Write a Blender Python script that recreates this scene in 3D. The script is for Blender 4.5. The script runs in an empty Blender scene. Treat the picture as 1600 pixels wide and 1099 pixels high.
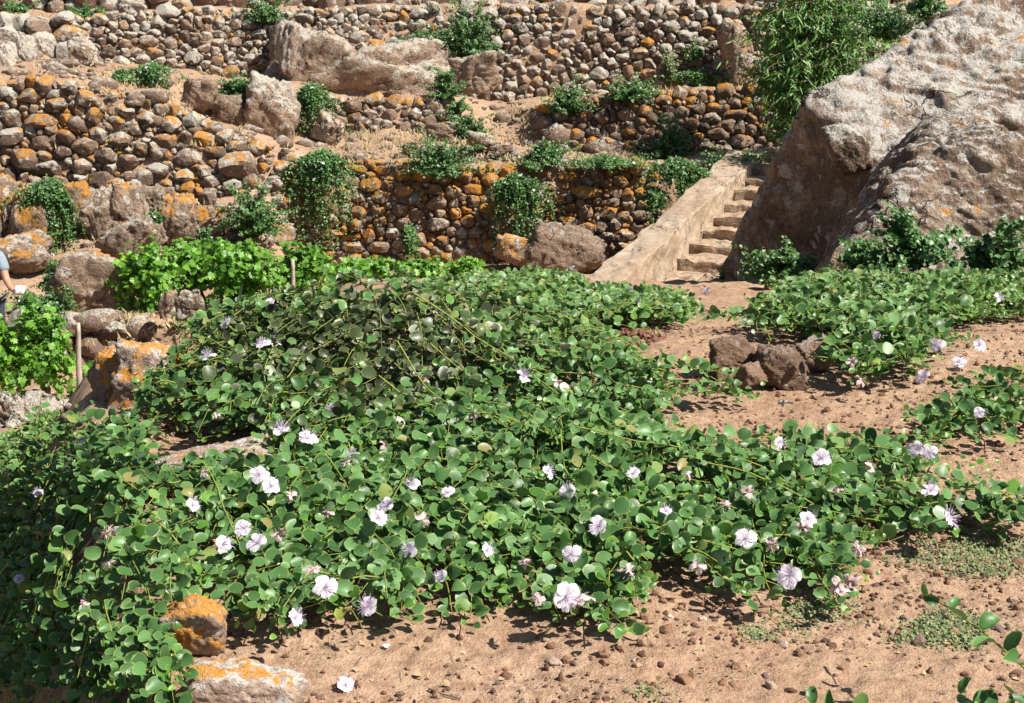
import bpy, bmesh, math, random
import numpy as np
from mathutils import Vector, Matrix
from mathutils.bvhtree import BVHTree

random.seed(7); rng = np.random.default_rng(7)
scn = bpy.context.scene
COL = scn.collection
R = math.radians

# ------------------------------------------------------------------ camera, sky, sun, exposure
FPX, CX, CY, PITCH, CAMH = 2222.0, 800.0, 549.5, R(15.5), 1.6
cam = bpy.data.objects.new('camera', bpy.data.cameras.new('camera')); COL.objects.link(cam)
cam.location = (0, 0, CAMH); cam.rotation_euler = (R(90) - PITCH, 0, 0)
cam.data.sensor_width = 36; cam.data.lens = 36 * FPX / 1600
cam.data.clip_start = 0.05; cam.data.clip_end = 400
scn.camera = cam
SUN = Vector((0.60, -0.27, 0.80)).normalized()
world = bpy.data.worlds.new('World'); scn.world = world; world.use_nodes = True
wn = world.node_tree; sky = wn.nodes.new('ShaderNodeTexSky'); sky.sky_type = 'NISHITA'; sky.sun_disc = False
sky.sun_elevation = math.asin(SUN.z); sky.sun_rotation = math.atan2(SUN.x, SUN.y)
wn.links.new(sky.outputs[0], wn.nodes['Background'].inputs[0]); wn.nodes['Background'].inputs[1].default_value = 0.05
sl = bpy.data.lights.new('sun', 'SUN'); sl.energy = 5.0; sl.angle = R(0.5); sl.color = (1.0, 0.955, 0.88)
so = bpy.data.objects.new('sun', sl); COL.objects.link(so); so.rotation_euler = SUN.to_track_quat('Z', 'Y').to_euler()
vs = scn.view_settings; vs.view_transform = 'Standard'; vs.look = 'None'; vs.gamma = 1; vs.exposure = 0.75
scn.cycles.max_bounces = 4; scn.cycles.diffuse_bounces = 1; scn.cycles.glossy_bounces = 2; scn.cycles.transmission_bounces = 2; scn.cycles.transparent_max_bounces = 2

# ------------------------------------------------------------------ projection helpers (camera at origin, y = distance)
SP, CP = math.sin(PITCH), math.cos(PITCH)
def at(u, v, Y):
    a, b = (u - CX) / FPX, -(v - CY) / FPX
    dy, dz = CP + b * SP, -SP + b * CP
    return np.array((a * Y / dy, Y, CAMH + dz * Y / dy))
def project(P):
    P = np.asarray(P, float); x, y, z = P[..., 0], P[..., 1], P[..., 2] - CAMH
    d = y * CP - z * SP; w = y * SP + z * CP
    return CX + FPX * x / d, CY - FPX * w / d
def pix(Y): return Y / FPX * 1.03          # metres per pixel at distance Y

# ------------------------------------------------------------------ small library
def snoise(P, freq, seed, n=7):
    r = np.random.default_rng(seed); P = np.asarray(P, float); out = np.zeros(P.shape[:-1])
    for _ in range(n):
        k = r.normal(size=3); k /= np.linalg.norm(k); k *= freq * r.uniform(0.6, 1.6) * 2 * math.pi
        out += np.sin(P @ k + r.uniform(0, 6.28))
    return out / math.sqrt(n) * 0.8
def fbm(P, f, seed, o=4, g=0.5):
    return sum(snoise(P, f * 2 ** i, seed + i) * g ** i for i in range(o))

def mesh_np(name, V, F, uv=None, smooth=True):
    V = np.ascontiguousarray(V, np.float32); F = np.ascontiguousarray(F, np.int32); k = F.shape[1]
    me = bpy.data.meshes.new(name)
    me.vertices.add(len(V)); me.vertices.foreach_set('co', V.ravel())
    me.loops.add(F.size); me.loops.foreach_set('vertex_index', F.ravel())
    me.polygons.add(len(F)); me.polygons.foreach_set('loop_start', np.arange(0, F.size, k, dtype=np.int32))
    me.polygons.foreach_set('use_smooth', np.full(len(F), smooth))
    if uv is not None:
        l = me.uv_layers.new(name='UVMap'); l.data.foreach_set('uv', np.ascontiguousarray(uv[F.ravel()], np.float32).ravel())
    me.update(); me.validate()
    return me
def link(name, me, mat=None, parent=None, loc=None):
    o = bpy.data.objects.new(name, me); COL.objects.link(o)
    if mat is not None and me is not None and not me.materials: me.materials.append(mat)
    if parent is not None: o.parent = parent
    if loc is not None: o.location = loc
    return o
def tag(o, label=None, cat=None, group=None, kind=None):
    if label: o['label'] = label
    if cat: o['category'] = cat
    if group: o['group'] = group
    if kind: o['kind'] = kind
    return o
def thing(name, label, cat, loc=(0, 0, 0), group=None):
    return tag(link(name, None, loc=Vector(loc)), label, cat, group)

def unit(v): return v / np.maximum(np.linalg.norm(v, axis=-1, keepdims=True), 1e-9)
_ico = {}
def ico(n):
    if n not in _ico:
        bm = bmesh.new(); bmesh.ops.create_icosphere(bm, subdivisions=n, radius=1)
        bm.verts.ensure_lookup_table()
        _ico[n] = (np.array([v.co[:] for v in bm.verts]), np.array([[v.index for v in f.verts] for f in bm.faces])); bm.free()
    return _ico[n]
def support(D, N, dist, p):
    """star-shaped body: radius along directions D of rounded intersection of planes n.x<dist"""
    q = np.maximum(D @ N.T, 0) / dist[None, :]
    return np.sum(q ** p, axis=1) ** (-1.0 / p)
def rot_xyz(rx, ry, rz): return np.array(Matrix.Rotation(rz, 3, 'Z') @ Matrix.Rotation(ry, 3, 'Y') @ Matrix.Rotation(rx, 3, 'X'))
def rock_mesh(name, ax, seed, n=12, p=9, sub=3, amp=0.05, freq=1.6, rough=0.02, rot=(0, 0, 0), planes=None, strat=0.0, crack=0.0):
    r = np.random.default_rng(seed); D, F = ico(sub)
    if planes is None:
        N = r.normal(size=(n, 3)); N /= np.linalg.norm(N, axis=1)[:, None]
        N = np.vstack([N, np.eye(3), -np.eye(3)]); d = np.concatenate([r.uniform(0.72, 1.0, n), r.uniform(0.85, 1.0, 6)])
    else: N, d = planes
    rad = support(D, N, d, p)
    V = D * rad[:, None]
    V = V * (1 + amp * fbm(V, freq * 0.5, seed + 5, 3) + rough * fbm(V, freq * 3, seed + 9, 3 if sub > 3 else 1))[:, None]
    if crack:
        rd = 1 - np.abs(snoise(V * np.array((1.3, 1.3, .7)), 0.55, seed + 31, 5)); V = V * (1 - crack * np.clip(rd - .78, 0, 1) * 3.2)[:, None]
    if strat: V = V * (1 + strat * np.sin(V[:, 2:3] * 9 + 2.5 * snoise(V, 0.5, seed + 3)[:, None]) )
    V = (V * np.array(ax)) @ rot_xyz(*rot).T
    return mesh_np(name, V, F)

# ------------------------------------------------------------------ materials
def nodes(name):
    m = bpy.data.materials.new(name); m.use_nodes = True; nt = m.node_tree
    return m, nt, nt.nodes['Principled BSDF'], nt.nodes['Material Output']
class NB:
    def __init__(s, nt): s.nt = nt
    def n(s, t, **kw):
        x = s.nt.nodes.new(t)
        for k, v in kw.items(): setattr(x, k, v)
        return x
    def l(s, a, b): s.nt.links.new(a, b)
    def noise(s, scale, det=4, rough=0.55, vec=None, w=None):
        x = s.n('ShaderNodeTexNoise'); x.inputs['Scale'].default_value = scale; x.inputs['Detail'].default_value = det
        x.inputs['Roughness'].default_value = rough
        if vec is not None: s.l(vec, x.inputs['Vector'])
        return x.outputs['Fac']
    def ramp(s, fac, stops, interp='LINEAR'):
        x = s.n('ShaderNodeValToRGB'); e = x.color_ramp.elements; x.color_ramp.interpolation = interp
        while len(e) < len(stops): e.new(0.5)
        for i, (p, c) in enumerate(stops):
            e[i].position = p; e[i].color = (*c, 1) if not isinstance(c, (int, float)) else (c, c, c, 1)
        s.l(fac, x.inputs[0]); return x.outputs[0]
    def mix(s, fac, a, b, mode='MIX'):
        x = s.n('ShaderNodeMix', data_type='RGBA', blend_type=mode)
        for sock, val in ((0, fac), (6, a), (7, b)):
            if hasattr(val, 'default_value') and hasattr(val, 'is_linked'): s.l(val, x.inputs[sock])
            else: x.inputs[sock].default_value = val if sock == 0 else (*val, 1)
        return x.outputs[2]
    def math(s, op, a, b=0.0, clamp=False):
        x = s.n('ShaderNodeMath', operation=op, use_clamp=clamp)
        for i, val in enumerate((a, b)):
            if hasattr(val, 'is_linked'): s.l(val, x.inputs[i])
            else: x.inputs[i].default_value = val
        return x.outputs[0]
    def bump(s, h, strength, dist, normal=None):
        x = s.n('ShaderNodeBump'); x.inputs['Strength'].default_value = strength; x.inputs['Distance'].default_value = dist
        s.l(h, x.inputs['Height'])
        if normal is not None: s.l(normal, x.inputs['Normal'])
        return x.outputs['Normal']

def crack_mask(b, P, scale, width, distort=0.12):
    nz = b.n('ShaderNodeTexNoise'); nz.inputs['Scale'].default_value = scale * 2.2; nz.inputs['Detail'].default_value = 5; b.l(P, nz.inputs['Vector'])
    sc_ = b.n('ShaderNodeVectorMath', operation='SCALE'); sc_.inputs['Scale'].default_value = distort / scale * 5; b.l(nz.outputs['Color'], sc_.inputs[0])
    ad = b.n('ShaderNodeVectorMath', operation='ADD'); b.l(P, ad.inputs[0]); b.l(sc_.outputs[0], ad.inputs[1])
    vo = b.n('ShaderNodeTexVoronoi', feature='DISTANCE_TO_EDGE'); vo.inputs['Scale'].default_value = scale; b.l(ad.outputs[0], vo.inputs['Vector'])
    gate = b.ramp(b.noise(scale * .9, 2, .5, P), [(0.5, 0.0), (0.6, 1.0)])
    return b.math('MULTIPLY', b.ramp(vo.outputs['Distance'], [(0.0, 1.0), (width, 0.0)]), gate)
def rock_material(name, base_a, base_b, pale, sc=1.0, orange=(0.50, 0.195, 0.022), bumpd=0.02, crack=0.0, patch=None):
    """weathered lava rock; object colour r = orange lichen, g = pale lichen, b = tone"""
    m, nt, bs, out = nodes(name); b = NB(nt)
    pos = b.n('ShaderNodeNewGeometry'); P = pos.outputs['Position']
    oi = b.n('ShaderNodeObjectInfo'); sep = b.n('ShaderNodeSeparateColor'); b.l(oi.outputs['Color'], sep.inputs[0])
    n1 = b.noise(5 * sc, 6, 0.6, P); n2 = b.noise(38 * sc, 4, 0.65, P)
    base = b.mix(b.ramp(n1, [(0.3, 0.0), (0.7, 1.0)]), base_a, base_b)
    if patch: base = b.mix(b.ramp(b.noise(1.5, 6, .7, P), [(.44, 0.0), (.54, .85)]), base, patch)
    tone = b.math('MULTIPLY_ADD', sep.outputs[2], 0.9); nt.nodes[-1].inputs[2].default_value = 0.55
    tc = b.n('ShaderNodeCombineColor'); [b.l(tone, tc.inputs[i]) for i in range(3)]
    base = b.mix(1.0, base, tc.outputs[0], 'MULTIPLY')
    base = b.mix(b.ramp(n2, [(0.35, 0.55), (0.6, 0.0)]), base, (0.05, 0.035, 0.028))
    # pale crust lichen: speckles, more on faces that look up
    sx = b.n('ShaderNodeSeparateXYZ'); b.l(pos.outputs['Normal'], sx.inputs[0])
    up = b.math('MULTIPLY_ADD', sx.outputs[2], 0.22); nt.nodes[-1].inputs[2].default_value = 0.0
    n3 = b.noise(13 * sc, 5, 0.7, P); n4 = b.noise(60 * sc, 3, 0.6, P)
    w = b.math('ADD', b.math('MULTIPLY', n3, 0.75), b.math('MULTIPLY', n4, 0.35))
    w = b.math('ADD', b.math('ADD', w, up), b.math('MULTIPLY', sep.outputs[1], 0.36))
    wm = b.ramp(w, [(0.79, 0.0), (0.88, 1.0)])
    pc = b.mix(b.noise(90 * sc, 2, 0.5, P), tuple(c * 0.55 for c in pale), pale)
    col = b.mix(b.math('MULTIPLY', wm, 0.9), base, pc)
    vo = b.n('ShaderNodeTexVoronoi'); vo.inputs['Scale'].default_value = 7.0 * sc
    wv = b.n('ShaderNodeVectorMath', operation='ADD'); nz = b.n('ShaderNodeTexNoise'); nz.inputs['Scale'].default_value = 22 * sc; nz.inputs['Detail'].default_value = 3; b.l(P, nz.inputs['Vector'])
    nsx = b.n('ShaderNodeVectorMath', operation='SCALE'); nsx.inputs['Scale'].default_value = 0.09 / sc; b.l(nz.outputs['Color'], nsx.inputs[0]); b.l(P, wv.inputs[0]); b.l(nsx.outputs[0], wv.inputs[1]); b.l(wv.outputs[0], vo.inputs['Vector'])
    vs_ = b.n('ShaderNodeSeparateColor'); b.l(vo.outputs['Color'], vs_.inputs[0])
    rr = b.math('MULTIPLY', b.math('SUBTRACT', b.math('ADD', vs_.outputs[0], b.math('MULTIPLY', sep.outputs[1], 0.5)), 0.55), 0.75)
    ros = b.ramp(b.math('SUBTRACT', rr, vo.outputs['Distance']), [(0.0, 0.0), (0.05, 1.0)])
    rc = b.mix(vs_.outputs[1], tuple(c * 0.72 for c in pale), (pale[0] * 1.05, pale[1] * 1.06, pale[2] * 1.06))
    rc = b.mix(b.ramp(n4, [(0.4, 0.6), (0.6, 0.0)]), rc, tuple(c * 0.45 for c in pale))
    col = b.mix(b.math('MULTIPLY', ros, 0.85), col, rc)
    # orange lichen: patches
    n5 = b.noise(4.5 * sc, 5, 0.68, P); n6 = b.noise(45 * sc, 3, 0.6, P)
    o = b.math('ADD', b.math('MULTIPLY', n5, 0.8), b.math('MULTIPLY', n6, 0.25))
    o = b.math('ADD', b.math('ADD', o, b.math('MULTIPLY', up, 0.6)), b.math('MULTIPLY', sep.outputs[0], 0.285))
    om = b.ramp(o, [(0.77, 0.0), (0.82, 1.0)])
    oc = b.mix(n6, tuple(c * 0.6 for c in orange), (orange[0] * 1.25, orange[1] * 1.45, orange[2] * 1.5))
    col = b.mix(b.math('MULTIPLY', b.math('MULTIPLY', om, b.ramp(n6, [(.34, .55), (.48, 1.0)])), 0.93), col, oc)
    ck = crack_mask(b, P, crack, .03, .35) if crack else None
    if crack: col = b.mix(b.math('MULTIPLY', ck, .85), col, (0.035, 0.025, 0.02))
    b.l(col, bs.inputs['Base Color']); bs.inputs['Roughness'].default_value = 0.92; bs.inputs['Specular IOR Level'].default_value = 0.2
    h = b.math('ADD', b.math('MULTIPLY', n2, 0.6), b.math('ADD', b.math('MULTIPLY', n3, 0.9), b.math('ADD', b.math('MULTIPLY', n1, 0.8), b.math('MULTIPLY', wm, 0.12))))
    if crack: h = b.math('SUBTRACT', h, b.math('MULTIPLY', ck, 1.2))
    b.l(b.bump(h, 0.9, bumpd), bs.inputs['Normal'])
    return m
M_stone = rock_material('wall_stone', (0.18, 0.115, 0.082), (0.31, 0.215, 0.155), (0.60, 0.55, 0.46), 1.5, bumpd=0.035)
M_out = rock_material('outcrop_rock', (0.25, 0.165, 0.115), (0.38, 0.28, 0.20), (0.60, 0.54, 0.45), 0.9, bumpd=0.05, crack=2.2)
M_bould = rock_material('boulder_rock', (0.19, 0.125, 0.085), (0.42, 0.32, 0.235), (0.58, 0.54, 0.48), 0.75, bumpd=0.06, crack=1.1, patch=(0.15, 0.095, 0.06))
M_near = rock_material('edge_rock', (0.27, 0.185, 0.14), (0.40, 0.30, 0.23), (0.60, 0.55, 0.50), 2.4, bumpd=0.012)
M_lava = rock_material('lava_rock', (0.17, 0.10, 0.066), (0.31, 0.20, 0.13), (0.48, 0.40, 0.32), 5.0, bumpd=0.012)

def soil_material():
    m, nt, bs, out = nodes('soil'); b = NB(nt)
    P = b.n('ShaderNodeNewGeometry').outputs['Position']
    n1 = b.noise(1.3, 5, 0.6, P); n2 = b.noise(26, 6, 0.7, P); n3 = b.noise(130, 3, 0.6, P)
    c = b.mix(b.ramp(n1, [(0.3, 0.0), (0.7, 1.0)]), (0.39, 0.248, 0.155), (0.50, 0.342, 0.225))
    c = b.mix(b.ramp(n2, [(0.38, 0.75), (0.56, 0.0)]), c, (0.25, 0.14, 0.09))
    c = b.mix(b.ramp(n3, [(0.60, 0.0), (0.72, 0.7)]), c, (0.56, 0.40, 0.27))
    b.l(c, bs.inputs['Base Color']); bs.inputs['Roughness'].default_value = 0.95; bs.inputs['Specular IOR Level'].default_value = 0.15
    h = b.math('ADD', b.math('MULTIPLY', n2, 1.0), b.math('MULTIPLY', n3, 0.35))
    b.l(b.bump(h, 0.8, 0.025), bs.inputs['Normal']); return m
M_soil = soil_material()

def leaf_material(name, dark, mid, light, rim, under, rough=0.38, trans=0.16, rnd_obj=True, spec=0.5, rimw=0.9):
    m, nt, bs, out = nodes(name); b = NB(nt)
    g = b.n('ShaderNodeNewGeometry'); oi = b.n('ShaderNodeObjectInfo')
    rnd = b.math('FRACT', b.math('ADD', g.outputs['Random Per Island'], b.math('MULTIPLY', oi.outputs['Random'], 7.3)))
    c = b.ramp(rnd, [(0.0, tuple(x * .8 for x in dark)), (0.4, mid), (0.8, light), (0.94, tuple(x * 1.25 for x in light)), (0.985, rim), (1.0, (0.25, 0.20, 0.07))])
    big = b.noise(1.7, 3, 0.5, g.outputs['Position'])
    c = b.mix(b.ramp(big, [(0.35, 0.35), (0.6, 0.0)]), c, dark)
    uv = b.n('ShaderNodeUVMap'); sx = b.n('ShaderNodeSeparateXYZ'); b.l(uv.outputs[0], sx.inputs[0])
    c = b.mix(b.ramp(sx.outputs[0], [(rimw, 0.0), (min(rimw + 0.07, 1.0), 0.75)]), c, rim)
    c = b.mix(g.outputs['Backfacing'], c, under)
    b.l(c, bs.inputs['Base Color']); bs.inputs['Roughness'].default_value = rough; bs.inputs['Specular IOR Level'].default_value = spec
    tr = b.n('ShaderNodeBsdfTranslucent'); tcol = b.mix(1.0, c, (1.5, 1.9, 0.7), 'MULTIPLY'); b.l(tcol, tr.inputs[0])
    mx = b.n('ShaderNodeMixShader'); mx.inputs[0].default_value = trans
    b.l(bs.outputs[0], mx.inputs[1]); b.l(tr.outputs[0], mx.inputs[2]); b.l(mx.outputs[0], out.inputs[0])
    return m
M_leaf = leaf_material('caper_leaf', (0.044, 0.106, 0.031), (0.070, 0.165, 0.046), (0.108, 0.228, 0.070), (0.23, 0.29, 0.08), (0.09, 0.15, 0.075), 0.41, 0.15, spec=0.32)
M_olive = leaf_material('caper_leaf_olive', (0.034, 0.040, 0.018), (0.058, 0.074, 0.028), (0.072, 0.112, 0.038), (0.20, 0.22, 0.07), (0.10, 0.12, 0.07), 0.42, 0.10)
M_tip = leaf_material('caper_leaf_young', (0.06, 0.155, 0.024), (0.085, 0.21, 0.03), (0.12, 0.26, 0.04), (0.27, 0.38, 0.07), (0.16, 0.28, 0.08), 0.36, 0.22)
M_bush = leaf_material('wall_caper_leaf', (0.045, 0.115, 0.028), (0.080, 0.180, 0.045), (0.130, 0.250, 0.075), (0.10, 0.20, 0.07), (0.11, 0.20, 0.075), 0.42, 0.18, rimw=0.93)
M_vine = leaf_material('vine_leaf', (0.055, 0.150, 0.014), (0.100, 0.250, 0.022), (0.190, 0.380, 0.040), (0.20, 0.36, 0.05), (0.14, 0.26, 0.05), 0.45, 0.30, rimw=0.93)
M_tree = leaf_material('drooping_leaf', (0.065, 0.165, 0.03), (0.12, 0.26, 0.045), (0.20, 0.36, 0.075), (0.16, 0.24, 0.06), (0.09, 0.17, 0.05), 0.40, 0.22, rimw=0.95)
M_weed = leaf_material('weed_leaf', (0.08, 0.12, 0.04), (0.14, 0.19, 0.065), (0.22, 0.27, 0.11), (0.22, 0.14, 0.09), (0.18, 0.20, 0.12), 0.6, 0.15, rimw=0.95)
M_red = leaf_material('red_weed_leaf', (0.16, 0.045, 0.035), (0.24, 0.075, 0.05), (0.22, 0.16, 0.06), (0.3, 0.12, 0.08), (0.2, 0.09, 0.06), 0.6, 0.1, rimw=0.95)

def plain(name, col, rough=0.6, var=0.25, scale=20, bumpd=0.0, sss=0.0, trans=0.0):
    m, nt, bs, out = nodes(name); b = NB(nt); P = b.n('ShaderNodeNewGeometry').outputs['Position']
    n = b.noise(scale, 5, 0.6, P)
    c = b.mix(b.ramp(n, [(0.3, 0.0), (0.7, 1.0)]), tuple(x * (1 - var) for x in col), tuple(min(x * (1 + var), 0.9) for x in col))
    b.l(c, bs.inputs['Base Color']); bs.inputs['Roughness'].default_value = rough; bs.inputs['Specular IOR Level'].default_value = 0.3
    if bumpd: b.l(b.bump(n, 0.8, bumpd), bs.inputs['Normal'])
    if trans:
        tr = b.n('ShaderNodeBsdfTranslucent'); b.l(c, tr.inputs[0]); mx = b.n('ShaderNodeMixShader'); mx.inputs[0].default_value = trans
        b.l(bs.outputs[0], mx.inputs[1]); b.l(tr.outputs[0], mx.inputs[2]); b.l(mx.outputs[0], out.inputs[0])
    return m
M_stem = plain('caper_stem', (0.24, 0.27, 0.05), 0.5, 0.25, 30)
M_twig = plain('woody_stem', (0.16, 0.10, 0.06), 0.8, 0.3, 30, 0.004)
M_petal = plain('petal', (0.82, 0.755, 0.80), 0.55, 0.06, 40, trans=0.25)
M_stamen = plain('stamen', (0.74, 0.60, 0.78), 0.5, 0.15, 60, trans=0.2)
M_wilt = plain('wilted_petal', (0.66, 0.48, 0.46), 0.6, 0.3, 60, trans=0.2)
M_bud = plain('bud', (0.13, 0.22, 0.04), 0.45, 0.2, 90)
M_litter = plain('dry_leaf', (0.36, 0.24, 0.13), 0.8, 0.5, 25)
M_straw = plain('straw', (0.40, 0.31, 0.17), 0.8, 0.4, 6)
M_wood = plain('weathered_wood', (0.42, 0.35, 0.28), 0.85, 0.2, 12, 0.004)
def plaster_material():
    m, nt, bs, out = nodes('lime_plaster'); b = NB(nt); P = b.n('ShaderNodeNewGeometry').outputs['Position']
    n1 = b.noise(1.6, 5, .65, P); n2 = b.noise(9, 5, .65, P); n3 = b.noise(70, 3, .6, P); ck = crack_mask(b, P, 1.8, .022, .3)
    c = b.mix(b.ramp(n1, [(.35, 0.0), (.65, 1.0)]), (.36, .25, .165), (.47, .38, .285)); c = b.mix(b.ramp(n2, [(.32, .65), (.5, 0.0)]), c, (.24, .165, .11)); c = b.mix(b.ramp(n2, [(.58, 0.0), (.68, .5)]), c, (.56, .49, .40))
    c = b.mix(ck, c, (.09, .06, .045)); b.l(c, bs.inputs['Base Color']); bs.inputs['Roughness'].default_value = .95; bs.inputs['Specular IOR Level'].default_value = .15
    h = b.math('SUBTRACT', b.math('ADD', b.math('MULTIPLY', n2, 1.0), b.math('MULTIPLY', n3, .3)), b.math('MULTIPLY', ck, 1.0)); b.l(b.bump(h, .9, .04), bs.inputs['Normal']); return m
M_plaster = plaster_material(); M_patch = plain('patched_plaster', (0.42, 0.325, 0.235), 0.92, 0.30, 4.5, 0.05)
M_step = plain('step_stone', (0.35, 0.25, 0.17), 0.92, 0.45, 9, 0.05)
M_shirt = plain('grey_blue_cotton', (0.24, 0.29, 0.34), 0.9, 0.1, 30, 0.003)
M_trouser = plain('dark_trouser_cloth', (0.045, 0.055, 0.085), 0.9, 0.2, 30, 0.003)
M_skin = plain('skin', (0.50, 0.25, 0.16), 0.55, 0.08, 20)
M_hair = plain('hair', (0.06, 0.04, 0.03), 0.6, 0.3, 40)
M_white = plain('white_paper', (0.8, 0.8, 0.78), 0.7, 0.04, 20)
def pebble_material():
    m, nt, bs, out = nodes('gravel'); b = NB(nt); g = b.n('ShaderNodeNewGeometry'); oi = b.n('ShaderNodeObjectInfo')
    rnd = b.math('FRACT', b.math('ADD', g.outputs['Random Per Island'], oi.outputs['Random']))
    c = b.ramp(rnd, [(0.0, (0.12, 0.065, 0.05)), (0.25, (0.22, 0.115, 0.075)), (0.5, (0.34, 0.185, 0.11)), (0.7, (0.40, 0.26, 0.16)), (0.86, (0.16, 0.11, 0.10)), (0.97, (0.50, 0.38, 0.28)), (1.0, (0.62, 0.52, 0.42))])
    n = b.noise(160, 4, 0.65, g.outputs['Position']); c = b.mix(b.ramp(n, [(0.35, 0.5), (0.65, 0.0)]), c, (0.08, 0.045, 0.03))
    b.l(c, bs.inputs['Base Color']); bs.inputs['Roughness'].default_value = 0.95; bs.inputs['Specular IOR Level'].default_value = 0.15
    b.l(b.bump(n, 0.8, 0.006), bs.inputs['Normal']); return m
M_gravel = pebble_material()

# ------------------------------------------------------------------ the hillside: one lofted ground sheet with terrace steps
UC = np.arange(-760, 2361, 8.0)
def krow(kn, dY=0.0, dz=0.0):
    k = np.array(kn, float); v = np.interp(UC, k[:, 0], k[:, 1]); Y = np.interp(UC, k[:, 0], k[:, 2])
    P = np.array([at(u, vv, yy) for u, vv, yy in zip(UC, v, Y)]); P[:, 1] += dY; P[:, 2] += dz
    return P
EDGE_Y = [0, 1.5, 2.9, 4.1, 5.0, 5.6, 6.2]; EDGE_X = [-0.45, -0.50, -0.70, -1.12, -1.50, -1.62, -1.62]
def sstep(a, b, x): t = np.clip((x - a) / (b - a), 0, 1); return t * t * (3 - 2 * t)
def h_near(x, Y):
    zr = -0.2 * np.maximum(Y - 6.0, 0) + 0.2 * 0.3 * np.exp(-np.abs(Y - 6.0) / 0.6) * 0 
    zl = np.interp(Y, [0, 2, 5, 9, 11, 12.4, 14.5, 16], [-0.75, -0.8, -1.0, -1.6, -2.0, -2.8, -2.95, -3.05])
    e = np.interp(Y, EDGE_Y, EDGE_X)
    t = x / np.maximum(Y, 1.0)
    near = sstep(0.02, 0.75, e - x)
    far = 1 - sstep(-0.25, -0.10, t)
    k = sstep(5.6, 7.2, Y); f = near * (1 - k) + np.maximum(near, far) * k
    f = np.where(Y > 7.2, far, f)
    return zr * (1 - f) + zl * f
def nrow(Y):
    x = (UC - CX) / FPX * max(Y, 1.3) / CP
    return np.stack([x, np.full_like(x, Y), h_near(x, np.full_like(x, Y))], 1)
ctrl = [(nrow(y), n) for y, n in ((-1.5, 3), (0.5, 4), (1.5, 10), (2.4, 10))]
for i in range(92): ctrl.append((nrow(2.6 + i * 0.05), 2))
for y in np.arange(7.2, 15.81, 0.3): ctrl.append((nrow(y), 3))
def zrow(kn):
    k = np.array(kn, float); Y = np.interp(UC, k[:, 0], k[:, 1]); z = np.interp(UC, k[:, 0], k[:, 2])
    return np.stack([(UC - CX) / FPX * Y / CP, Y, z], 1)
W0b = zrow([(-760, 15.9, -3.05), (250, 15.9, -3.05), (330, 15.9, -2.75), (900, 15.9, -2.2), (2360, 15.9, -1.98)])
W0t = zrow([(-760, 16.1, -2.48), (250, 16.1, -2.48), (330, 16.1, -2.62), (900, 16.1, -2.22), (2360, 16.1, -2.0)])
VY = zrow([(-760, 18.0, -2.78), (180, 18.0, -2.72), (450, 18.0, -2.72), (900, 18.0, -2.62), (1060, 18.0, -2.55), (2360, 18.0, -2.2)])
W1B = [(-760, 305, 20.3), (0, 305, 20.3), (130, 292, 20.3), (200, 300, 20.4), (260, 325, 20.4), (330, 312, 20.5), (400, 302, 20.6), (440, 332, 20.8), (470, 396, 21), (520, 414, 21), (850, 414, 21), (1000, 425, 21), (1050, 432, 21), (1100, 432, 21), (1250, 420, 21), (2360, 380, 21)]
W1T = [(-760, 120, 20.75), (0, 133, 20.75), (60, 122, 20.75), (140, 138, 20.75), (240, 155, 20.8), (330, 198, 20.9), (420, 228, 21.0), (470, 243, 21.25), (560, 250, 21.35), (700, 262, 21.4), (900, 258, 21.4), (1050, 258, 21.4), (1120, 256, 21.9), (1250, 252, 22.0), (2360, 240, 22.2)]
W2B = [(-760, 118, 21.9), (0, 118, 21.9), (150, 128, 21.9), (240, 148, 22), (300, 178, 22.2), (400, 212, 22.8), (510, 211, 23.3), (700, 211, 23.3), (775, 215, 23.2), (850, 243, 22.9), (1050, 243, 22.9), (1230, 242, 22.9), (2360, 240, 23)]
W2T = [(-760, 108, 22.3), (0, 108, 22.3), (150, 112, 22.3), (240, 125, 22.6), (300, 135, 23), (400, 132, 23.4), (510, 155, 23.65), (700, 157, 23.65), (775, 168, 24.3), (850, 165, 23.3), (950, 152, 23.3), (1050, 144, 23.3), (1230, 137, 23.3), (2360, 130, 23.4)]
W3B = [(-760, 65, 24.5), (0, 65, 24.5), (110, 95, 24.5), (150, 103, 24.6), (300, 112, 24.8), (440, 128, 25.0), (540, 152, 24.6), (640, 152, 25.0), (775, 158, 25.5), (1240, 152, 25.5), (2360, 150, 25.5)]
W3T = [(-760, 28, 25), (0, 30, 25), (110, 32, 25), (200, 22, 25.1), (280, 15, 25.2), (440, 19, 25.6), (640, 12, 25.9), (1240, 11, 25.9), (2360, 10, 25.9)]
W4B = [(-760, 22, 27.2), (700, 17, 27.2), (2360, 17, 27.2)]
W4T = [(-760, -110, 27.7), (2360, -110, 27.7)]
ctrl += [(W0b, 4), (W0t, 8), (VY, 14), (krow(W1B), 10), (krow(W1T), 3), (krow(W1T, 0.3, 0.03), 10), (krow(W2B), 8), (krow(W2T), 2),
         (krow(W2T, 0.3, 0.02), 8), (krow(W3B), 10), (krow(W3T), 2), (krow(W3T, 0.4, 0.02), 6), (krow(W4B), 6), (krow(W4T), 2), (krow(W4T, 0.5, 0.02), 4)]
fr = krow(W4T); fr[:, 1] = 60; fr[:, 0] *= 60 / 27.7; fr[:, 2] = 9; ctrl.append((fr, 1))
rows = []
for (A, n), (B, _) in zip(ctrl[:-1], ctrl[1:]):
    for k in range(n): rows.append(A + (B - A) * (k / n))
rows.append(ctrl[-1][0])
G = np.array(rows); nr, nc = G.shape[:2]
amp = np.interp(G[..., 1], [0, 7, 12, 17, 30], [0.012, 0.016, 0.035, 0.05, 0.06])
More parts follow.
